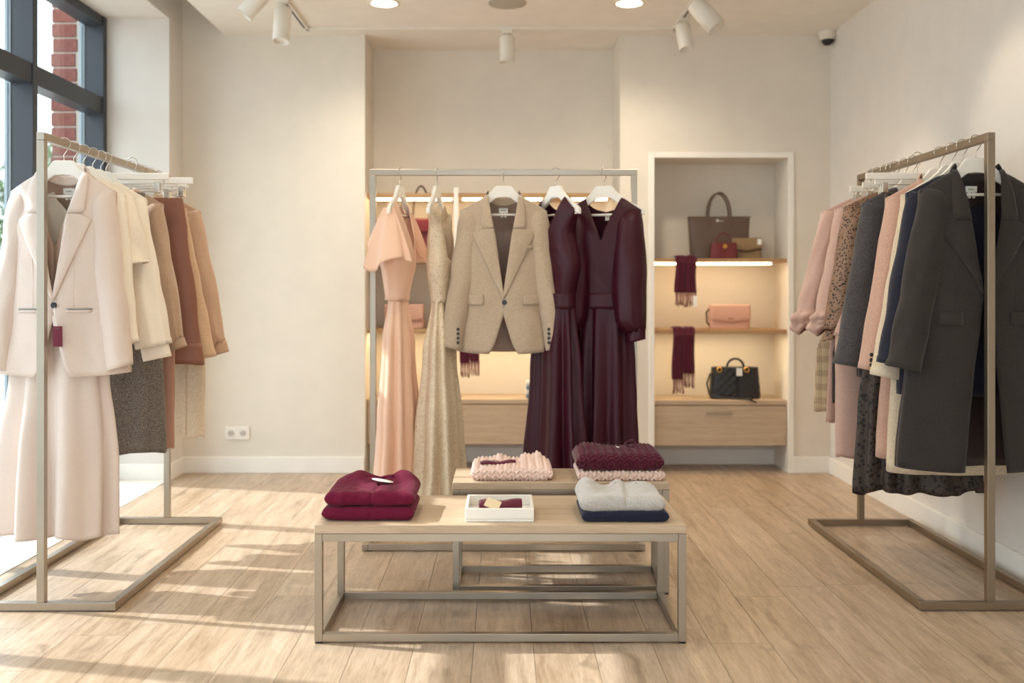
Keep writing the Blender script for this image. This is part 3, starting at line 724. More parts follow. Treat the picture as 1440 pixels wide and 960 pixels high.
simple_top('blouse', 'cream blouse with short ruffled sleeve ends, third on the left rack', 'blouse', 3.66, fabric('cream_chiffon', (238, 226, 208), (228, 212, 192), .6, .4, 300, .6, .1), sl=dict(L=.26, rx=.05, lean=.07, rend=.062, wr=.012), hem=-.7, seed=7)
hl(3.745, 'white hanger of the ivory cuffed shirt on the left rack')
simple_top('shirt', 'ivory shirt with wide buttoned cuffs hanging over the tweed skirt', 'shirt', 3.745, IVORY, x=-1.53, sl=dict(L=.56, rx=.06, rend=.062, lean=.105, ry=.04, puff=.004, wr=.005), cuff=(.05, .055), hem=-.60, seed=11)
hl(3.82, 'white hanger of the taupe blouse, in front of the skirt hangers')
simple_top('blouse', 'taupe blouse with gathered cuffs behind the ivory cuffed shirt', 'blouse', 3.99, TAUPE, x=-1.55, sl=dict(L=.555, rx=.045, rend=.04, lean=.09, gather=.026, puff=.01), cuff=(.03, .035), hem=-.6, seed=13)
ch = make_clip_hanger('white bar clip hanger, the nearer one, holding the dark tweed skirt', (-1.545, 3.87, HR), 0, .245, None, (-.17, .20))
sk_ = thing('skirt', 'black and white tweed pencil skirt hanging from the left rack', 'skirt', (-1.528, 3.87, HR))
tubeg([(-.15, .13, .02), (-.4, .15, .045), (-.65, .195, .06), (-1.155, .212, .06)], 64, 40, (5, [(-.13, .0), (-.5, .004), (-1.155, .007)]), 5).build('skirt_body', TWEED, sk_, True, solid=.003)
tubeg([(-.148, .133, .023), (-.185, .136, .026)], 48, 4).build('waistband', TWEED, sk_, True, solid=.002)
tr1 = thing('trousers', 'dusty rose brown trousers below the taupe blouse on the left rack', 'trousers', (-1.475, 4.02, HR))
def trousers(t_, mat, top=-.15, hem=-1.16, wleg=.085, ry=.03, gap=.088, sh=0):
    tubeg([(top, .10, .022), (top-.2, .12, .04), (top-.56, wleg*2+.008, .04)], 48, 20, cx=[(top-.56, 0), (top, sh)]).build('waist', mat, t_, True, solid=.002)
    for s_ in (-1, 1):
        tubeg([(top-.54, wleg, ry+.008), (hem*.6, wleg*.97, ry), (hem, wleg*.95, ry)], 36, 30, (2, [(hem, .004), (top, .0)]), 3+s_, cx=[(hem, s_*gap), (top, s_*gap)]).build('trouser_leg', mat, t_, True, solid=.002)
trousers(tr1, ROSE, sh=-.08, hem=-1.163, wleg=.075, gap=.077)
chs = make_clip_hanger('white bar clip hanger mostly hidden, holding the cocoa brown skirt', (-1.545, 4.13, HR), 0, .19, None, (-.15, .15))
ch2 = dup(ch, (-1.50, 4.02, HR), 0, 'white bar clip hanger, the farther one, holding the rose trousers')
bs = thing('skirt', 'cocoa brown satin A-line skirt with a hem band on the left rack', 'skirt', (-1.545, 4.13, HR))
tubeg([(-.145, .215, .02), (-.3, .235, .04), (-.6, .275, .06), (-.83, .30, .07)], 80, 36, (7, [(-.145, .0), (-.83, .008)]), 8).build('skirt_body', BROWN, bs, True, solid=.002)
tubeg([(-.745, .294, .068), (-.835, .303, .073)], 80, 4, (7, [(-.745, .0072), (-.835, .008)]), 8).build('hem_band', BROWN, bs, True, solid=.004)
hl(4.22, 'white hanger of the sand wool coat on the left rack')
simple_top('coat', 'sand wool jacket with plain straight sleeve ends behind the cocoa brown skirt', 'jacket', 4.22, SAND, x=-1.545, sw=.20, sl=dict(L=.64, rx=.06, rend=.055, lean=.135, ry=.045), hem=-.75, seed=17)
tr2 = thing('trousers', 'cream trousers with a front seam, farthest on the left rack', 'trousers', (-1.455, 4.28, HR)); trousers(tr2, CREAM, sh=-.10, hem=-1.155, wleg=.088, gap=.09)
sm2 = MB().tube([(.10, -.031, z) for z in zr(-.5, -1.15, 10)], .0012, 5).build('front_seam', SAND, tr2)
dup(chs, (-1.545, 4.28, HR), 0, 'white bar clip hanger of the cream trousers, hidden between the jackets')
hl(4.36, 'white hanger of the tan puff-sleeved blouse at the far end of the left rack')
simple_top('blouse', 'tan blouse with full gathered sleeves and cuffs near the far end of the left rack', 'blouse', 4.36, TAN, x=-1.53, sw=.205, sl=dict(L=.585, rx=.05, rend=.055, lean=.115, gather=.03, puff=.012), cuff=(.034, .05), hem=-.7, seed=19)
hl(4.45, 'white hanger last at the far end of the left rack')
simple_top('blouse', 'beige blouse last on the left rack, mostly hidden', 'blouse', 4.45, SAND, x=-1.56, sw=.2, sl=dict(L=.5, lean=.07), hem=-.7, seed=23)

# ---- right rack, front to back
hr_ = lambda y, lab, x=1.63: dup(h0, (x, y, HR), 0, lab)
CS = dict(L=.62, rx=.062, ry=.055, rend=.056, lean=.125, fwd=-.012, wr=.006)
hr_(3.435, 'white hanger of the long charcoal coat at the near end of the right rack')
jacket('coat', 'long charcoal wool coat hanging open, nearest on the right rack', 'coat', (1.63, 3.435, HR), 0, CHAR, hem=-1.145, sw=.195, nw=.075, btn=-.55, Wt=[(-1.14, .275), (-.7, .235), (-.45, .20), (-.182, .195)], D=.062, cut=.075, openx=.012,
       sleeves=CS, lining=CLIN, lap_w=.10, notch=-.29, seed=31, buttons=0, pz=-.60, px=(.08, .16), fold=.005, vneck=[(-1.145, .07), (-.8, .035), (-.55, .008), (-.3, .05), (-.2, .062), (-.118, .075)], collw=.055)
hr_(3.535, 'white hanger of the dark navy coat on the right rack')
simple_top('coat', 'dark navy wool coat just behind the charcoal coat', 'coat', 3.535, NAVY, x=1.63, sw=.20, hem=-.9, Wt=[(-.9, .23), (-.5, .2), (-.182, .2)], sl=dict(L=.615, rx=.06, rend=.055, lean=.115, ry=.045), seed=33)
hr_(3.615, 'white hanger of the cream wool coat on the right rack')
simple_top('coat', 'long cream wool coat with deep sleeve hems between the navy and pink coats', 'coat', 3.615, CREAM, x=1.645, sw=.20, hem=-1.19, Wt=[(-1.19, .25), (-.7, .23), (-.182, .2)], D=.042, sl=dict(L=.665, rx=.06, rend=.058, lean=.125, ry=.045), seed=35)
hr_(3.72, 'white hanger of the dusty pink coat on the right rack')
jacket('coat', 'long dusty pink wool coat with three dark cuff buttons', 'coat', (1.63, 3.72, HR), 0, PINKW, hem=-1.16, sw=.20, btn=-.56, Wt=[(-1.16, .235), (-.6, .2), (-.182, .2)], D=.046, sleeves=dict(L=.65, rx=.055, rend=.052, lean=.118, ry=.045), lod=.8, label_on=False, buttons=0, flap=None, cuffb=3, seed=37, collar=True)
ch4 = make_clip_hanger('white bar clip hanger of the pale pink trousers, hidden by the blazer', (1.63, 4.05, HR), 0, .12, None, (-.09, .09))
ch3 = make_clip_hanger('white bar clip hanger at the top of the right rack, holding the spotted skirt', (1.605, 3.86, HR), 0, .20, None, (-.13, .14))
ls = thing('skirt', 'long dark spotted skirt with a wavy hem below the coats on the right rack', 'skirt', (1.60, 3.84, HR))
tubeg([(-.15, .13, .02), (-.5, .15, .045), (-1.0, .225, .06), (-1.30, .24, .065)], 170, 50, (13, [(-.13, .0), (-.5, .004), (-1.30, .016)]), 4, hemw=.012).build('skirt_body', LEOD, ls, True, solid=.002)
hr_(3.96, 'white hanger of the charcoal blazer in the middle of the right rack, arm tip showing')
jacket('blazer', 'charcoal grey wool blazer with black sleeve hem in the middle of the right rack', 'blazer', (1.63, 3.96, HR), 0, fabric('grey_wool', (88, 84, 86), (54, 50, 52), .95, .2, 300, .5, .5), hem=-.88, sw=.205, Wt=[(-.88, .22), (-.5, .2), (-.182, .205)], D=.05, sleeves=dict(L=.65, rx=.062, rend=.072, lean=.125, ry=.045), lod=.8, label_on=False, buttons=0, flap=None, seed=39, collar=False, lapels=False, inner_seam=False)
pt = thing('trousers', 'pale dusty pink trousers below the charcoal blazer on the right rack', 'trousers', (1.512, 4.05, HR)); trousers(pt, PINKS, sh=.16, hem=-1.205, wleg=.08, gap=.082)
hr_(4.14, 'white hanger of the spotted blouse on the right rack')
simple_top('blouse', 'brown blouse with black spots behind the charcoal blazer', 'blouse', 4.14, LEO, x=1.63, sw=.215, hem=-.72, sl=dict(L=.52, rx=.06, rend=.06, lean=.09, puff=.008, gather=.034), cuff=(.036, .04), seed=41)
hr_(4.25, 'white hanger of the pink jacket with turned cuffs, second from the far end')
j2, _ = simple_top('jacket', 'soft pink jacket with a crumpled turned-up cuff, in front of its twin', 'jacket', 4.25, PINKS, x=1.63, sw=.215, hem=-.70, sl=dict(L=.50, rx=.052, rend=.045, lean=.105, wr=.006), seed=43)
hr_(4.40, 'white hanger last at the far end of the right rack')
j3, _ = simple_top('jacket', 'soft pink jacket last on the right rack, its cuff lower and farther left', 'jacket', 4.40, PINKS, x=1.62, sw=.215, hem=-.66, sl=dict(L=.50, rx=.052, rend=.045, lean=.13, wr=.006), seed=47)
for j_, ln, zc in ((j2, .105, -.655), (j3, .13, -.655)):
    c = MB(); cx = -(.215+ln-.045)
    def fn(u, v, cx=cx, zc=zc):
        a = 2*PI*u; edge = 1-abs(2*v-1)**3
        fold = .010*math.sin(v*9+2*math.sin(a)+zc*30+cx*40) + .010*nz(math.cos(a)*2.2+cx*9, math.sin(a)*2.2, v*4) + .004*math.sin(a*5+v*6)
        R = .047 + .013*edge + fold*edge - .022*(1-edge)
        tilt = .020*math.cos(a+.6)
        return (cx+R*math.cos(a)*1.05, -.03+R*.85*math.sin(a), zc+.048-.095*v+tilt+.008*nz(math.cos(a)*2, math.sin(a)*2, v*3+7))
    c.grid(fn, 64, 30, True).build('turned_cuff', PINKS, j_, True, solid=.002)
# belt tie of the pink jacket
tubeg([(-.60, .022, .006), (-1.09, .019, .006)], 20, 20, cx=[(-1.09, -.235), (-.6, -.205)]).build('belt_end', PINKS, j2, True, solid=.002)
bk_ = thing('skirt', 'short black skirt glimpsed between the pink trousers and the check skirt', 'skirt', (1.54, 4.19, HR))
tubeg([(-.15, .09, .02), (-.5, .11, .05), (-.8, .155, .05), (-1.0, .155, .05)], 48, 20, cx=[(-.8, 0), (-.15, .12)]).build('skirt_body', plain('black_crepe', (26, 22, 24), .7), bk_, True, solid=.002)
dup(ch4, (1.63, 4.19, HR), 0, 'white bar clip hanger of the short black skirt, hidden')
ps = thing('skirt', 'brown and beige checked skirt at the far end of the right rack', 'skirt', (1.535, 4.34, HR))
tubeg([(-.15, .10, .02), (-.5, .11, .05), (-.8, .165, .05), (-1.055, .172, .055)], 64, 30, (4, [(-.13, 0), (-1.055, .006)]), 2, cx=[(-.8, 0), (-.15, .12)]).build('skirt_body', PLAID, ps, True, solid=.003)
dup(ch4, (1.63, 4.34, HR), 0, 'white bar clip hanger of the checked skirt, hidden')

# ---- centre rack
YC = 4.35
# peach dress, side on
ang = math.radians(80)
make_hanger('pale hanger turned edge-on, holding the peach dress', (-.452, YC, HR), ang, 0)
pd = thing('dress', 'peach satin dress with flutter sleeves and pleated skirt, leftmost on the centre rack', 'dress', (-.460, YC, HR), ang)
Bp = Body(.155, .09, -.14, -.185, [(-.56, .08), (-.40, .12), (-.182, .155)], [(-.56, .034), (-.4, .06), (-.18, .045)], -.57, [(-.57, 0), (-.36, 0), (-.2, .07), (-.14, .09)], -.2, .004, 20, 3)
m = Bp.panel(-1, 1, 16, 34)
for sd, sg in ((-1, -1), (1, 1), (1, -1)):
    q = Bp.panel(sd, sg, 16, 34); k = len(m.v); m.v += q.v; m.f += [tuple(i+k for i in f) for f in q.f]
m.build('bodice', PEACH, pd, True, solid=.002, weld=True)
for sgn in (-1, 1):
    def fl_(u, v, sgn=sgn):       # wide flutter sleeve open at the bottom
        a = PI*(u-.5)*1.9; sp_ = .02+.078*v**.8; z = -.178-.21*v - .045*v*math.cos(a*1.0)+.035*v*math.cos(a*2+1)
        return (sgn*(.148+.02*v + .035*v*math.cos(a)+.010*math.cos(a*3)*v), sp_*math.sin(a*.92)+.012*v*math.cos(5*a), z)
    MB().grid(fl_, 48, 18).build('flutter_sleeve', PEACH, pd, True, solid=.002)
tubeg([(-.545, .075, .037), (-.575, .077, .039)], 60, 4, (16, [(-.575, .002), (-.545, .002)])).build('waistband', PEACH, pd, True, solid=.003)
tubeg([(-.565, .075, .037), (-.75, .11, .056), (-1.1, .14, .072), (-1.375, .16, .082)], 150, 60, (9, [(-.565, .003), (-.8, .010), (-1.375, .020)]), 6).build('pleated_skirt', PEACH, pd, True, solid=.002)
tubeg([(-1.2, .09, .045), (-1.395, .12, .058)], 80, 12, (9, [(-1.4, .006), (-1.2, .003)]), 2).build('underskirt', IVORY, pd, True, solid=.002)
# cream sequin dress
make_hanger('pale hanger turned edge-on, holding the cream patterned dress', (-.292, YC, HR), math.radians(82), 0)
sd_ = thing('dress', 'long cream shimmering patterned sleeveless dress between the peach dress and the blazer', 'dress', (-.275, YC, HR), math.radians(74))
Bs = Body(.125, .085, -.15, -.185, [(-.58, .055), (-.42, .085), (-.26, .085), (-.182, .125)], [(-.58, .028), (-.4, .042), (-.18, .034)], -.58, [(-.58, 0), (-.40, 0.0), (-.385, .045), (-.15, .085)], -.22, .004, 20, 9)
m = Bs.panel(-1, 1, 16, 34)
for sd, sg in ((-1, -1), (1, 1), (1, -1)):
    q = Bs.panel(sd, sg, 16, 34); k = len(m.v); m.v += q.v; m.f += [tuple(i+k for i in f) for f in q.f]
m.build('bodice', SEQ, sd_, True, solid=.002, weld=True)
tubeg([(-.545, .058, .032), (-.58, .06, .034)], 60, 4, (14, [(-.58, .002), (-.545, .002)])).build('waistband', SEQ, sd_, True, solid=.003)
tubeg([(-.57, .058, .032), (-.8, .10, .06), (-1.15, .13, .09), (-1.44, .15, .108)], 150, 60, (7, [(-.57, .003), (-.8, .009), (-1.44, .022)]), 3).build('skirt', SEQ, sd_, True, solid=.002)
# oatmeal blazer
make_hanger('white hanger facing forward in the neck of the oatmeal blazer', (0, YC-.004, HR), 0, PI/2)
jb, Bj = jacket('blazer', 'oatmeal wool blazer with one black button, in the middle of the centre rack', 'blazer', (0, YC-.004, HR), 0, OAT, hem=-.80, sw=.19, nw=.068, btn=-.575, Wt=[(-.80, .20), (-.58, .172), (-.42, .172), (-.182, .19)], D=.075, cut=.062,
       sleeves=dict(L=.60, rx=.055, ry=.052, rend=.045, lean=.082, fwd=-.018), lining=OLIN, lap_w=.092, notch=-.262, seed=5, pz=-.545, cuffb=4, px=(.085, .165), fold=.003)
Bj.strip(zr(-.335, -.350, 2), .085, .125, .004, 6, 1).build('chest_pocket', OAT, jb, True, solid=.003)
# burgundy dresses
make_hanger('white hanger of the sleeveless burgundy dress, arm tip showing at the armhole', (.228, YC, HR), math.radians(-58), math.radians(60))
b1 = thing('dress', 'sleeveless burgundy wrap dress half hidden behind the oatmeal blazer', 'dress', (.228, YC, HR), math.radians(-58))
def bdress(t_, sw, nw, V, Wt, sk, seed, folds=9, nb=-.18):
    B = Body(sw, nw, -.125, -.18, Wt, [(-.56, .040), (-.4, .052), (-.18, .05)], -.57, V, nb, .010, 14, seed)
    m = B.panel(-1, 1, 18, 36)
    for sd, sg in ((-1, -1), (1, 1), (1, -1)):
        q = B.panel(sd, sg, 18, 36); k = len(m.v); m.v += q.v; m.f += [tuple(i+k for i in f) for f in q.f]
    m.build('bodice', BURG, t_, True, solid=.002, weld=True)
    w0 = Wt[0][1]
    tubeg([(-.54, w0+.004, .064), (-.605, w0+.004, .064)], 60, 5).build('belt', BURG, t_, True, solid=.003)
    tubeg(sk, 150, 60, (folds, [(-.57, .004), (-.8, .014), (-1.4, .028)]), seed).build('pleated_skirt', BURG, t_, True, solid=.002)
    return B
B1 = bdress(b1, .15, .085, [(-.57, 0), (-.33, 0), (-.125, .085)], [(-.57, .115), (-.42, .15), (-.28, .11), (-.18, .15)], [(-.57, .115, .055), (-.9, .14, .075), (-1.42, .17, .10)], 4)
care_label(B1, b1, 0, -.19, .018, .025, tails=False)
make_hanger('white hanger of the long-sleeved burgundy dress, rightmost on the centre rack', (.44, YC, HR), math.radians(-20), math.radians(70))
b2 = thing('dress', 'long-sleeved burgundy V-neck dress with belt, rightmost on the centre rack', 'dress', (.44, YC, HR), math.radians(-20))
B2 = bdress(b2, .165, .08, [(-.57, 0), (-.31, 0), (-.25, .022), (-.125, .08)], [(-.57, .115), (-.42, .14), (-.18, .165)], [(-.57, .118, .056), (-.9, .13, .07), (-1.42, .145, .095)], 8)
care_label(B2, b2, .005, -.19, .018, .03, tails=False)
for sgn in (-1, 1):
    m, ze = sleeve_mb(B2, sgn, L=.53, rx=.05, ry=.05, rend=.06, lean=.03, puff=.022, gather=.036, seed=5+sgn, wr=.004, fwd=-.03)
    s_o = m.build('balloon_sleeve', BURG, b2, True, solid=.002)
    c = MB(); cx = sgn*(.165+.03-.036); c.grid(lambda u, v: (cx+.037*math.cos(2*PI*u), -.072+.028*math.sin(2*PI*u), ze+.01-.05*v+.01*math.cos(2*PI*u)), 28, 4, True).build('cuff', BURG, s_o, True, solid=.004)

# ================================================================ FOLDED KNITS
def rrect(d, h, r_, n):
    """n points along a rounded rectangle (y,z) centred in y, base z=0, with outward normals"""
    segs = []; hw, hh = d/2-r_, h/2-r_
    pts = []; per = 4*(hw+hh)+2*PI*r_
    for i in range(n):
        s_ = per*i/n
        for kind, L_, data in (('l', 2*hw, ((-hw, -hh-r_), (1, 0), (0, -1))), ('a', PI*r_/2, ((hw, -hh), -PI/2)), ('l', 2*hh, ((hw+r_, -hh), (0, 1), (1, 0))), ('a', PI*r_/2, ((hw, hh), 0)),
                               ('l', 2*hw, ((hw, hh+r_), (-1, 0), (0, 1))), ('a', PI*r_/2, ((-hw, hh), PI/2)), ('l', 2*hh, ((-hw-r_, hh), (0, -1), (-1, 0))), ('a', PI*r_/2, ((-hw, -hh), PI))):
            if s_ <= L_ + 1e-9:
                if kind == 'l': p, dd, nn = data; pts.append((p[0]+dd[0]*s_, p[1]+dd[1]*s_, nn[0], nn[1]))
                else: p, a0 = data; a = a0+s_/r_; pts.append((p[0]+r_*math.cos(a), p[1]+r_*math.sin(a), math.cos(a), math.sin(a)))
                break
            s_ -= L_
        else: pts.append(pts[0])
    return pts, per
def slab(w_, d, h, hump=None, knit=None, nx=60, nr=96, seed=0, creases=(), sag=.004, r_=None, skew=0):
    r_ = r_ or h*.46; ring, per = rrect(d, h, r_, nr)
    def fn(u, v):
        s_ = -1+2*v; s2 = math.copysign(1-(1-abs(s_))**1.35, s_) ; x = s2*w_/2
        e = max(0, 1-abs(s2)**(w_/h*1.6)); e = e**.5
        y, z, ny, nz_ = ring[int(round(u*nr)) % nr]
        e2 = .35+.65*e if e < 1 else 1
        yy_ = y*(.93+.07*e) if e > 0 else y*.93
        zz_ = z*e; top = clamp((z+h/2)/h)
        disp = sag*(nz(x*11+seed, y*11, z*20)) + .5*sag*nz(x*40, y*40+seed, z*30)
        arc = u*per
        if knit:
            p, q, A = knit; c0 = x/p; fr = c0-math.floor(c0); col = math.floor(c0)
            st = (arc/q + (fr-.5)*(1 if col % 2 else -1)*.9); disp += A*(abs(math.sin(PI*fr))**.6*(.55+.45*math.sin(2*PI*st)) - .5)*min(1, e*1.5)
        for cx_, dep, wd in creases: disp -= dep*math.exp(-((x-cx_-.02*y/d)/wd)**2)*(.3+.7*top)
        hh_ = (hump(x/w_*2, y/d*2) if hump else 0)*top
        Z = h/2 + zz_ + nz_*disp*e2 + hh_*e
        return (x + skew*Z, yy_ + ny*disp, max(0.0, Z))
    m = MB(); m.grid(fn, nr, nx, True); return m
def ga(x, y, cx, cy, sx, sy): return math.exp(-((x-cx)/sx)**2-((y-cy)/sy)**2)
BK = fabric('burgundy_knit', (112, 22, 54), (84, 14, 38), .95, .04, 420, .6, .25)
GK = fabric('grey_cashmere', (190, 186, 182), (160, 156, 152), .98, .5, 260, .5, .5)
NK = fabric('navy_knit', (34, 38, 60), (22, 24, 40), .95, .15, 300, .5, .4)
PK = fabric('pink_chunky_knit', (240, 216, 204), (222, 190, 178), .95, .3, 300, .6, .4)
BKC = fabric('burgundy_chunky_knit', (92, 20, 44), (66, 14, 32), .95, .3, 300, .6, .4)
TZ = .36; TZ2 = .395
s1 = thing('folded_sweater', 'burgundy folded sweater at the bottom of the left stack on the front table', 'sweater', (-.42, 3.19, TZ)); slab(.285, .25, .045, None, None, 60, 90, 1, ((.018, .004, .004),), .004).build('folded_body', BK, s1, True, weld=True)
s2 = thing('folded_sweater', 'burgundy folded sweater on top of the left stack, with a white oval tag', 'sweater', (-.415, 3.195, TZ+.044))
hp = lambda x, y: .026*ga(x, y, -.45, .75, .3, .5) + .030*ga(x, y, .62, .8, .3, .45) - .006*ga(x, y, .1, 0, .5, 1)
slab(.28, .25, .048, hp, None, 80, 100, 2, ((.015, .006, .004), (-.09, .003, .012)), .006).build('folded_body', BK, s2, True, weld=True)
MB().tube([(.008+.045*math.sin(a), .065+.028*math.cos(a), .047+.012*abs(math.sin(a))) for a in [PI*(-.5+i/16) for i in range(17)]], .006, 8).build('neckband', BK, s2, True)
MB().grid(lambda u, v: (.025+.035*v*math.cos(2*PI*u), .02+.020*v*math.sin(2*PI*u), .0545-.0+.006*v*math.cos(2*PI*u)*-1), 24, 3, True).build('oval_tag', PAPER, s2, True, solid=.001)
s3 = thing('folded_sweater', 'navy folded sweater under the grey one on the front table', 'sweater', (.375, 3.17, TZ)); slab(.27, .24, .033, None, None, 60, 90, 5, ((.01, .002, .004),), .003).build('folded_body', NK, s3, True, weld=True)
s4 = thing('folded_sweater', 'light grey folded sweater on top of the navy one', 'sweater', (.367, 3.175, TZ+.032))
hp4 = lambda x, y: .024*ga(x, y, -.75, .6, .28, .7) + .018*ga(x, y, .05, .75, .16, .5) + .010*ga(x, y, .6, .5, .4, .6) - .008*ga(x, y, -.3, .4, .25, .8)
slab(.265, .24, .046, hp4, None, 80, 100, 7, ((.02, .007, .004),), .006).build('folded_body', GK, s4, True, weld=True)
MB().tube([(.03+.032*math.sin(a), .06+.02*math.cos(a), .047+.006*abs(math.sin(a))) for a in [PI*(-.5+i/12) for i in range(13)]], .005, 8).build('neckband', GK, s4, True)
s5 = thing('folded_sweater', 'pale pink chunky knit lying alone at the left of the rear table', 'sweater', (.03, 3.65, TZ2))
hp5 = lambda x, y: .016*ga(x, y, -.3, .7, .15, .5) + .022*ga(x, y, .35, .7, .13, .5) + .026*ga(x, y, .65, .8, .15, .5) + .006*ga(x, y, -.8, .5, .3, .7)
slab(.295, .23, .048, hp5, (.0145, .018, .0085), 130, 190, 9, ((.02, .004, .003),), .004).build('folded_body', PK, s5, True, weld=True)
s6 = thing('folded_sweater', 'pale pink chunky knit underneath the burgundy one on the rear table', 'sweater', (.42, 3.65, TZ2)); slab(.315, .23, .035, None, (.0145, .018, .0075), 130, 180, 11, (), .003).build('folded_body', PK, s6, True, weld=True)
s7 = thing('folded_sweater', 'burgundy chunky knit on top of the pink one on the rear table', 'sweater', (.415, 3.65, TZ2+.034))
hp7 = lambda x, y: .014*ga(x, y, -.7, .4, .3, .9) + .010*ga(x, y, .75, .4, .3, .7)
slab(.315, .24, .062, hp7, (.015, .017, .009), 130, 200, 13, ((.01, .004, .003),), .004).build('folded_body', BKC, s7, True, weld=True)
MB().tube([(-.045+.02*i/8, .0, .072+.016*math.sin(PI*i/8)) for i in range(9)], .0008, 5).build('tag_string', BLACK, s7); MB().box(-.012, .0, -.004, .018, .068, .069).xf(Matrix.Rotation(.15, 4, 'Y')).build('paper_tag', PAPER, s7)
MB().tube([(.055+.02*math.cos(a), .03+.01*math.sin(a*2), .078+.012*math.sin(a)) for a in [2*PI*i/14 for i in range(14)]], .003, 6).build('drawstring_loop', BKC, s7)
# ribbon / tie on pink knit and in tray
def ribbon(t_, L_, mat, z0, w_=.03, h=.012):
    m = MB(); ring, per = rrect(w_, h, h*.45, 24)
    m.grid(lambda u, v: ((-.5+v)*L_, ring[int(round(u*24)) % 24][0]*(.8+.25*math.sin(v*5)) + .008*math.sin(v*4+1), z0+h/2+ring[int(round(u*24)) % 24][1]+.004*v+.003*math.sin(v*9)), 24, 30, True)
    n0 = 0; m.ringcap(0, 24); m.ringcap(30*24, 24, True); return m
rt = thing('silk_scarf', 'small burgundy silk tie lying on the pale pink knit', 'scarf', (-.02, 3.61, TZ2+.047), math.radians(12)); ribbon(rt, .125, satin('burgundy_silk', (100, 20, 50), .35), 0, .034, .010).build('folded_silk', MC['burgundy_silk'], rt, True)
MB().tube([(-.03+.03*i/8, -.008, .013+.004*math.sin(PI*i/8)) for i in range(9)], .0012, 5).build('silver_clip', CHROME, rt)
ty_ = thing('display_tray', 'square white lacquered tray in the middle of the front table', 'tray', (-.012, 3.165, TZ))
a_, b_, h_ = .106, .105, .042
MB().box(-a_, a_, -b_, b_, 0, .008).build('tray_base', LAC, ty_, bevel=.002)
MB().box(-a_, a_, -b_, -b_+.009, .0082, h_).build('tray_side', LAC, ty_, bevel=.002); MB().box(-a_, a_, b_-.009, b_, .0082, h_).build('tray_side', LAC, ty_, bevel=.002)
MB().box(-a_, -a_+.009, -b_+.0092, b_-.0092, .0082, h_).build('tray_side', LAC, ty_, bevel=.002); MB().box(a_-.009, a_, -b_+.0092, b_-.0092, .0082, h_).build('tray_side', LAC, ty_, bevel=.002)
rb = thing('silk_scarf', 'rolled burgundy silk scarf with a cream card tag inside the white tray', 'scarf', (-.01, 3.185, TZ+.008), math.radians(8)); ribbon(rb, .135, MC['burgundy_silk'], .0, .045, .032).build('rolled_silk', MC['burgundy_silk'], rb, True)
MB().box(-.024, .024, -.001, .001, -.018, .018).xf(Matrix.Translation((-.028, -.026, .028)) @ Matrix.Rotation(math.radians(-50), 4, 'X') @ Matrix.Rotation(math.radians(28), 4, 'Y')).build('card_tag', plain('cream_card', (226, 206, 172), .7), rb)

# ================================================================ BAGS AND SCARVES
def bagbody(w0, w1, h, d0, d1, lean=0, p=5, nx=40, quilt=0):
    """box bag: width w0 at base, w1 at top, depth d0 -> d1"""
    def fn(u, v):
        a = 2*PI*u; ca, sa = math.cos(a), math.sin(a); k = (abs(ca)**p+abs(sa)**p)**(-1/p)
        w_ = w0+(w1-w0)*v; d = d0+(d1-d0)*v; e = 1-.05*clamp(1-v*12) ; x = w_/2*ca*k*e; y = d/2*sa*k*e; z = h*v
        if quilt:
            q = abs(math.sin((x+z)*PI/quilt))*abs(math.sin((x-z)*PI/quilt)); y += math.copysign(.006*q**.5, y)*min(1, abs(sa)*3)
        return (x, y+.002*nz(x*20, z*20, 3), z)
    m = MB(); m.grid(fn, nx*2, 30, True); m.ringcap(0, nx*2); m.ringcap(30*nx*2, nx*2, True); return m
TOTE = satin('brown_leather', (96, 76, 62), .35, 0, .5); BGL = satin('burgundy_leather', (108, 30, 34), .35, 0, .5); TANL = satin('olive_tan_leather', (150, 122, 86), .45, 0, .5)
PNL = satin('pink_leather', (212, 166, 146), .5, 0, .4); BLL = satin('black_leather', (30, 28, 30), .38, 0, .5)
def arch(w_, h, z0, y, r_, name, mat, t_, n=20, x0=0, pw_=1):
    P = [(x0-w_/2*math.cos(PI*i/n), y, z0+h*math.sin(PI*i/n)**pw_) for i in range(n+1)]; P = [(P[0][0], y, z0-.03)] + P + [(P[-1][0], y, z0-.03)]
    return MB().tube(P, r_, 8).build(name, mat, t_, True)
def px2x(px, Y): return (px-708)*Y/1400
Y1 = 6.0; ZS1, ZS2, ZS3 = 1.262, .842, .425
tt = thing('handbag', 'large brown leather tote with a tall round handle on the top niche shelf', 'handbag', (px2x(1011, 6.02), 6.03, ZS1))
bagbody(.34, .375, .255, .10, .05).build('bag_body', TOTE, tt, True); 
for y_ in (-.03, .03): arch(.135, .145, .255, y_, .006, 'handle', TOTE, tt)
MB().box(-.188, .188, -.027, .027, .248, .258).build('top_edge', TOTE, tt, bevel=.003)
for x_ in (-.068, .068): MB().box(x_-.007, x_+.007, -.036, -.028, .20, .255).build('handle_tab', TOTE, tt, bevel=.002)
MB().cyl((-.015, -.036, .232), .010, .006, 14, 'y').box(-.012, .022, -.038, -.032, .226, .231).build('clasp', CHROME, tt)
bb = thing('handbag', 'small burgundy leather handbag with a gold lock in front of the tote', 'handbag', (px2x(1018, 5.93), 5.935, ZS1))
bagbody(.165, .15, .095, .06, .04).build('bag_body', BGL, bb, True); arch(.085, .06, .093, 0, .004, 'handle', BGL, bb); MB().cyl((0, -.034, .073), .014, .006, 20, 'y').build('lock', GOLD, bb)
oc = thing('clutch_bag', 'olive tan envelope clutch beside the small burgundy handbag', 'handbag', (px2x(1050, 5.98), 5.99, ZS1))
bagbody(.18, .175, .125, .045, .03).build('bag_body', TANL, oc, True)
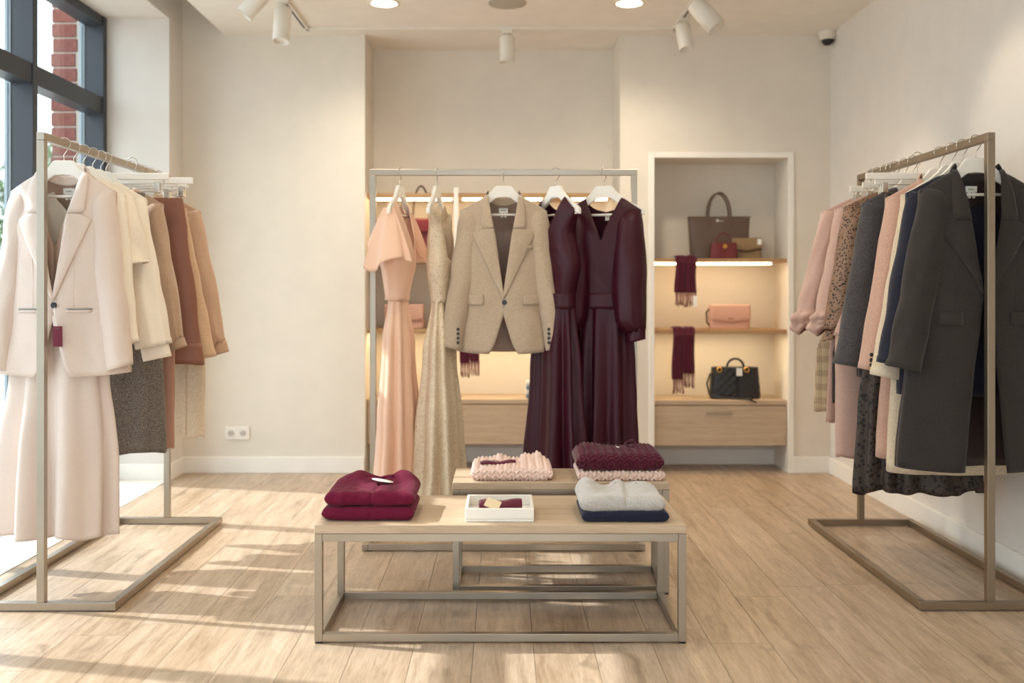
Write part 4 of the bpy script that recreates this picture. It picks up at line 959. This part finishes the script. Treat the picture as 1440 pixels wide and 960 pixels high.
def flap(t_, w_, zt, zb, ztip, y, mat, label=None):
    def fn(u, v):
        x = (-.5+u)*w_; low = ztip + (zb-ztip)*abs(2*u-1); z = zt+(low-zt)*v; return (x, y-.002*math.sin(PI*v), z)
    return MB().grid(fn, 20, 8).build('flap', mat, t_, True, solid=.003, label=label)
flap(oc, .175, .125, .068, .045, -.026, TANL)
MB().tube([(-.08, -.03, .055), (-.02, -.032, .04), (.04, -.032, .05), (.09, -.028, .06)], .003, 6).build('strap', BLL, oc, True); MB().box(.060, .085, -.03, -.029, .085, .12).build('paper_tag', PAPER, oc)
pc = thing('clutch_bag', 'pink leather envelope clutch on the second shelf of the right niche', 'handbag', (px2x(1026, 5.98), 5.99, ZS2))
bagbody(.245, .24, .145, .06, .035).build('bag_body', PNL, pc, True); flap(pc, .238, .148, .055, .040, -.034, PNL); MB().tube([(-.12, 0, .12), (-.138, 0, .10), (-.136, -.01, .04), (-.12, -.01, .02)], .006, 8).build('side_strap', TOTE, pc, True)
MB().box(-.016, .016, -.040, -.039, .062, .066).build('gold_bar', GOLD, pc)
qb = thing('handbag', 'black quilted leather handbag with rings and a white tag on the niche cabinet', 'handbag', (px2x(1034, 5.96), 5.98, ZS3))
bagbody(.305, .275, .19, .09, .06, quilt=.05).build('bag_body', BLL, qb, True); arch(.10, .05, .19, -.02, .007, 'handle', BLL, qb)
for x_ in (-.10, .062):
    a = MB(); a.tube([(x_+.014*math.cos(2*PI*i/16), -.042, .175+.014*math.sin(2*PI*i/16)) for i in range(17)], .0045, 6).build('gold_ring', GOLD, qb, True)
MB().box(.0, .034, -.052, -.050, .14, .185).build('paper_tag', PAPER, qb); MB().box(.006, .016, -.054, -.050, .01, .14).build('centre_strap', BLL, qb)
MB().tube([(-.145, 0, .15), (-.168, -.01, .09), (-.16, -.04, .03), (-.12, -.07, .013), (-.03, -.09, .009), (.06, -.112, .008), (.10, -.125, -.01)], .006, 8).build('shoulder_strap', BLL, qb, True)
# centre recess bags
cb = thing('handbag', 'tall dark burgundy bag with a long arched strap behind the peach dress', 'handbag', (px2x(592, 6.08), 6.09, ZS1))
bagbody(.125, .12, .25, .07, .05).build('bag_body', BGL, cb, True); arch(.10, .20, .25, 0, .006, 'strap', TOTE, cb); flap(cb, .122, .25, .17, .16, -.042, BGL)
c2 = thing('clutch_bag', 'pink clutch half hidden behind the peach dress in the centre recess', 'handbag', (px2x(569, 6.08), 6.08, ZS2))
bagbody(.24, .235, .145, .06, .035).build('bag_body', PNL, c2, True); flap(c2, .235, .148, .055, .040, -.034, PNL)
def scarf(label, cx, y0, ztop, w_, drop, fringe, tagp=False, seed=0, split=.0, slack=.0):
    t_ = thing('fringed_scarf', label, 'scarf', (cx, y0, ztop)); th = .012
    path = [(.07, .004), (.02, .006), (.0, .004), (-.012, -.006), (-.018, -.03)] + [(-.02, -drop*k/8) for k in range(1, 9)]
    path[5:] = [p for p in path[5:] if p[1] < -.035]
    for hf, (xa, xb) in enumerate(((-w_/2, 0), (0, w_/2))):
        dr_ = 1.0 - (split if hf else 0)
        def fn(u, v):
            f = v*(len(path)-1); i = min(int(f), len(path)-2); k = f-i; yp = path[i][0]+(path[i+1][0]-path[i][0])*k; zp = (path[i][1]+(path[i+1][1]-path[i][1])*k)*(dr_ if v > .5 else 1)
            a = 2*PI*u; xx = (xa+xb)/2 + (xb-xa)/2*1.04*math.cos(a)*(1+.05*math.sin(v*7+seed)); oo = (th*(.5+.5*abs(math.sin(u*PI*6+seed)))*math.sin(a))
            return (xx+.004*math.sin(v*5+hf), yp-.014*(hf == 0)*(v > .2)*0 + oo*(1 if v > .3 else .3) - .006, zp + (abs(oo)+.004 if v < .25 else 0))
        m = MB(); m.grid(fn, 32, 40, True); m.ringcap(0, 32); m.ringcap(40*32, 32, True); m.build('scarf_half', fabric('burgundy_scarf', (84, 16, 38), (60, 10, 28), .95, .3, 260, .5, .4), t_, True)
        f = MB(); rn = random.Random(seed+hf); zb = -drop*dr_
        for k in range(11):
            x_ = xa+(xb-xa)*(k+.5)/11; L_ = fringe*rn.uniform(.85, 1.05); f.tube([(x_, -.026, zb+.004), (x_+rn.uniform(-.003, .003), -.027+rn.uniform(-.004, .004), zb-L_*.5), (x_+rn.uniform(-.004, .004), -.026, zb-L_)], .0022, 5, True, [.0028, .002, .0028])
        o = f.build('fringe', fabric('mauve_fringe', (150, 92, 88), (110, 60, 60), .95), t_, True, label='mauve twisted fringe'); o['kind'] = 'stuff'
    if tagp: MB().box(w_*.3, w_*.3+.024, -.05, -.048, -drop-.085, -drop-.02).build('paper_tag', PAPER, t_)
scarf('burgundy scarf with fringe and white tag hanging over the top niche shelf', px2x(963, 5.88), YB+.015, ZS1, .125, .20, .085, True, 1)
scarf('longer burgundy scarf with fringe hanging over the second niche shelf', px2x(960, 5.88), YB+.015, ZS2, .13, .29, .085, False, 2, .12)
scarf('burgundy scarf with fringe seen below the oatmeal blazer in the centre recess', px2x(661, 5.94), 5.95, ZS2, .115, .20, .085, False, 3, .05)
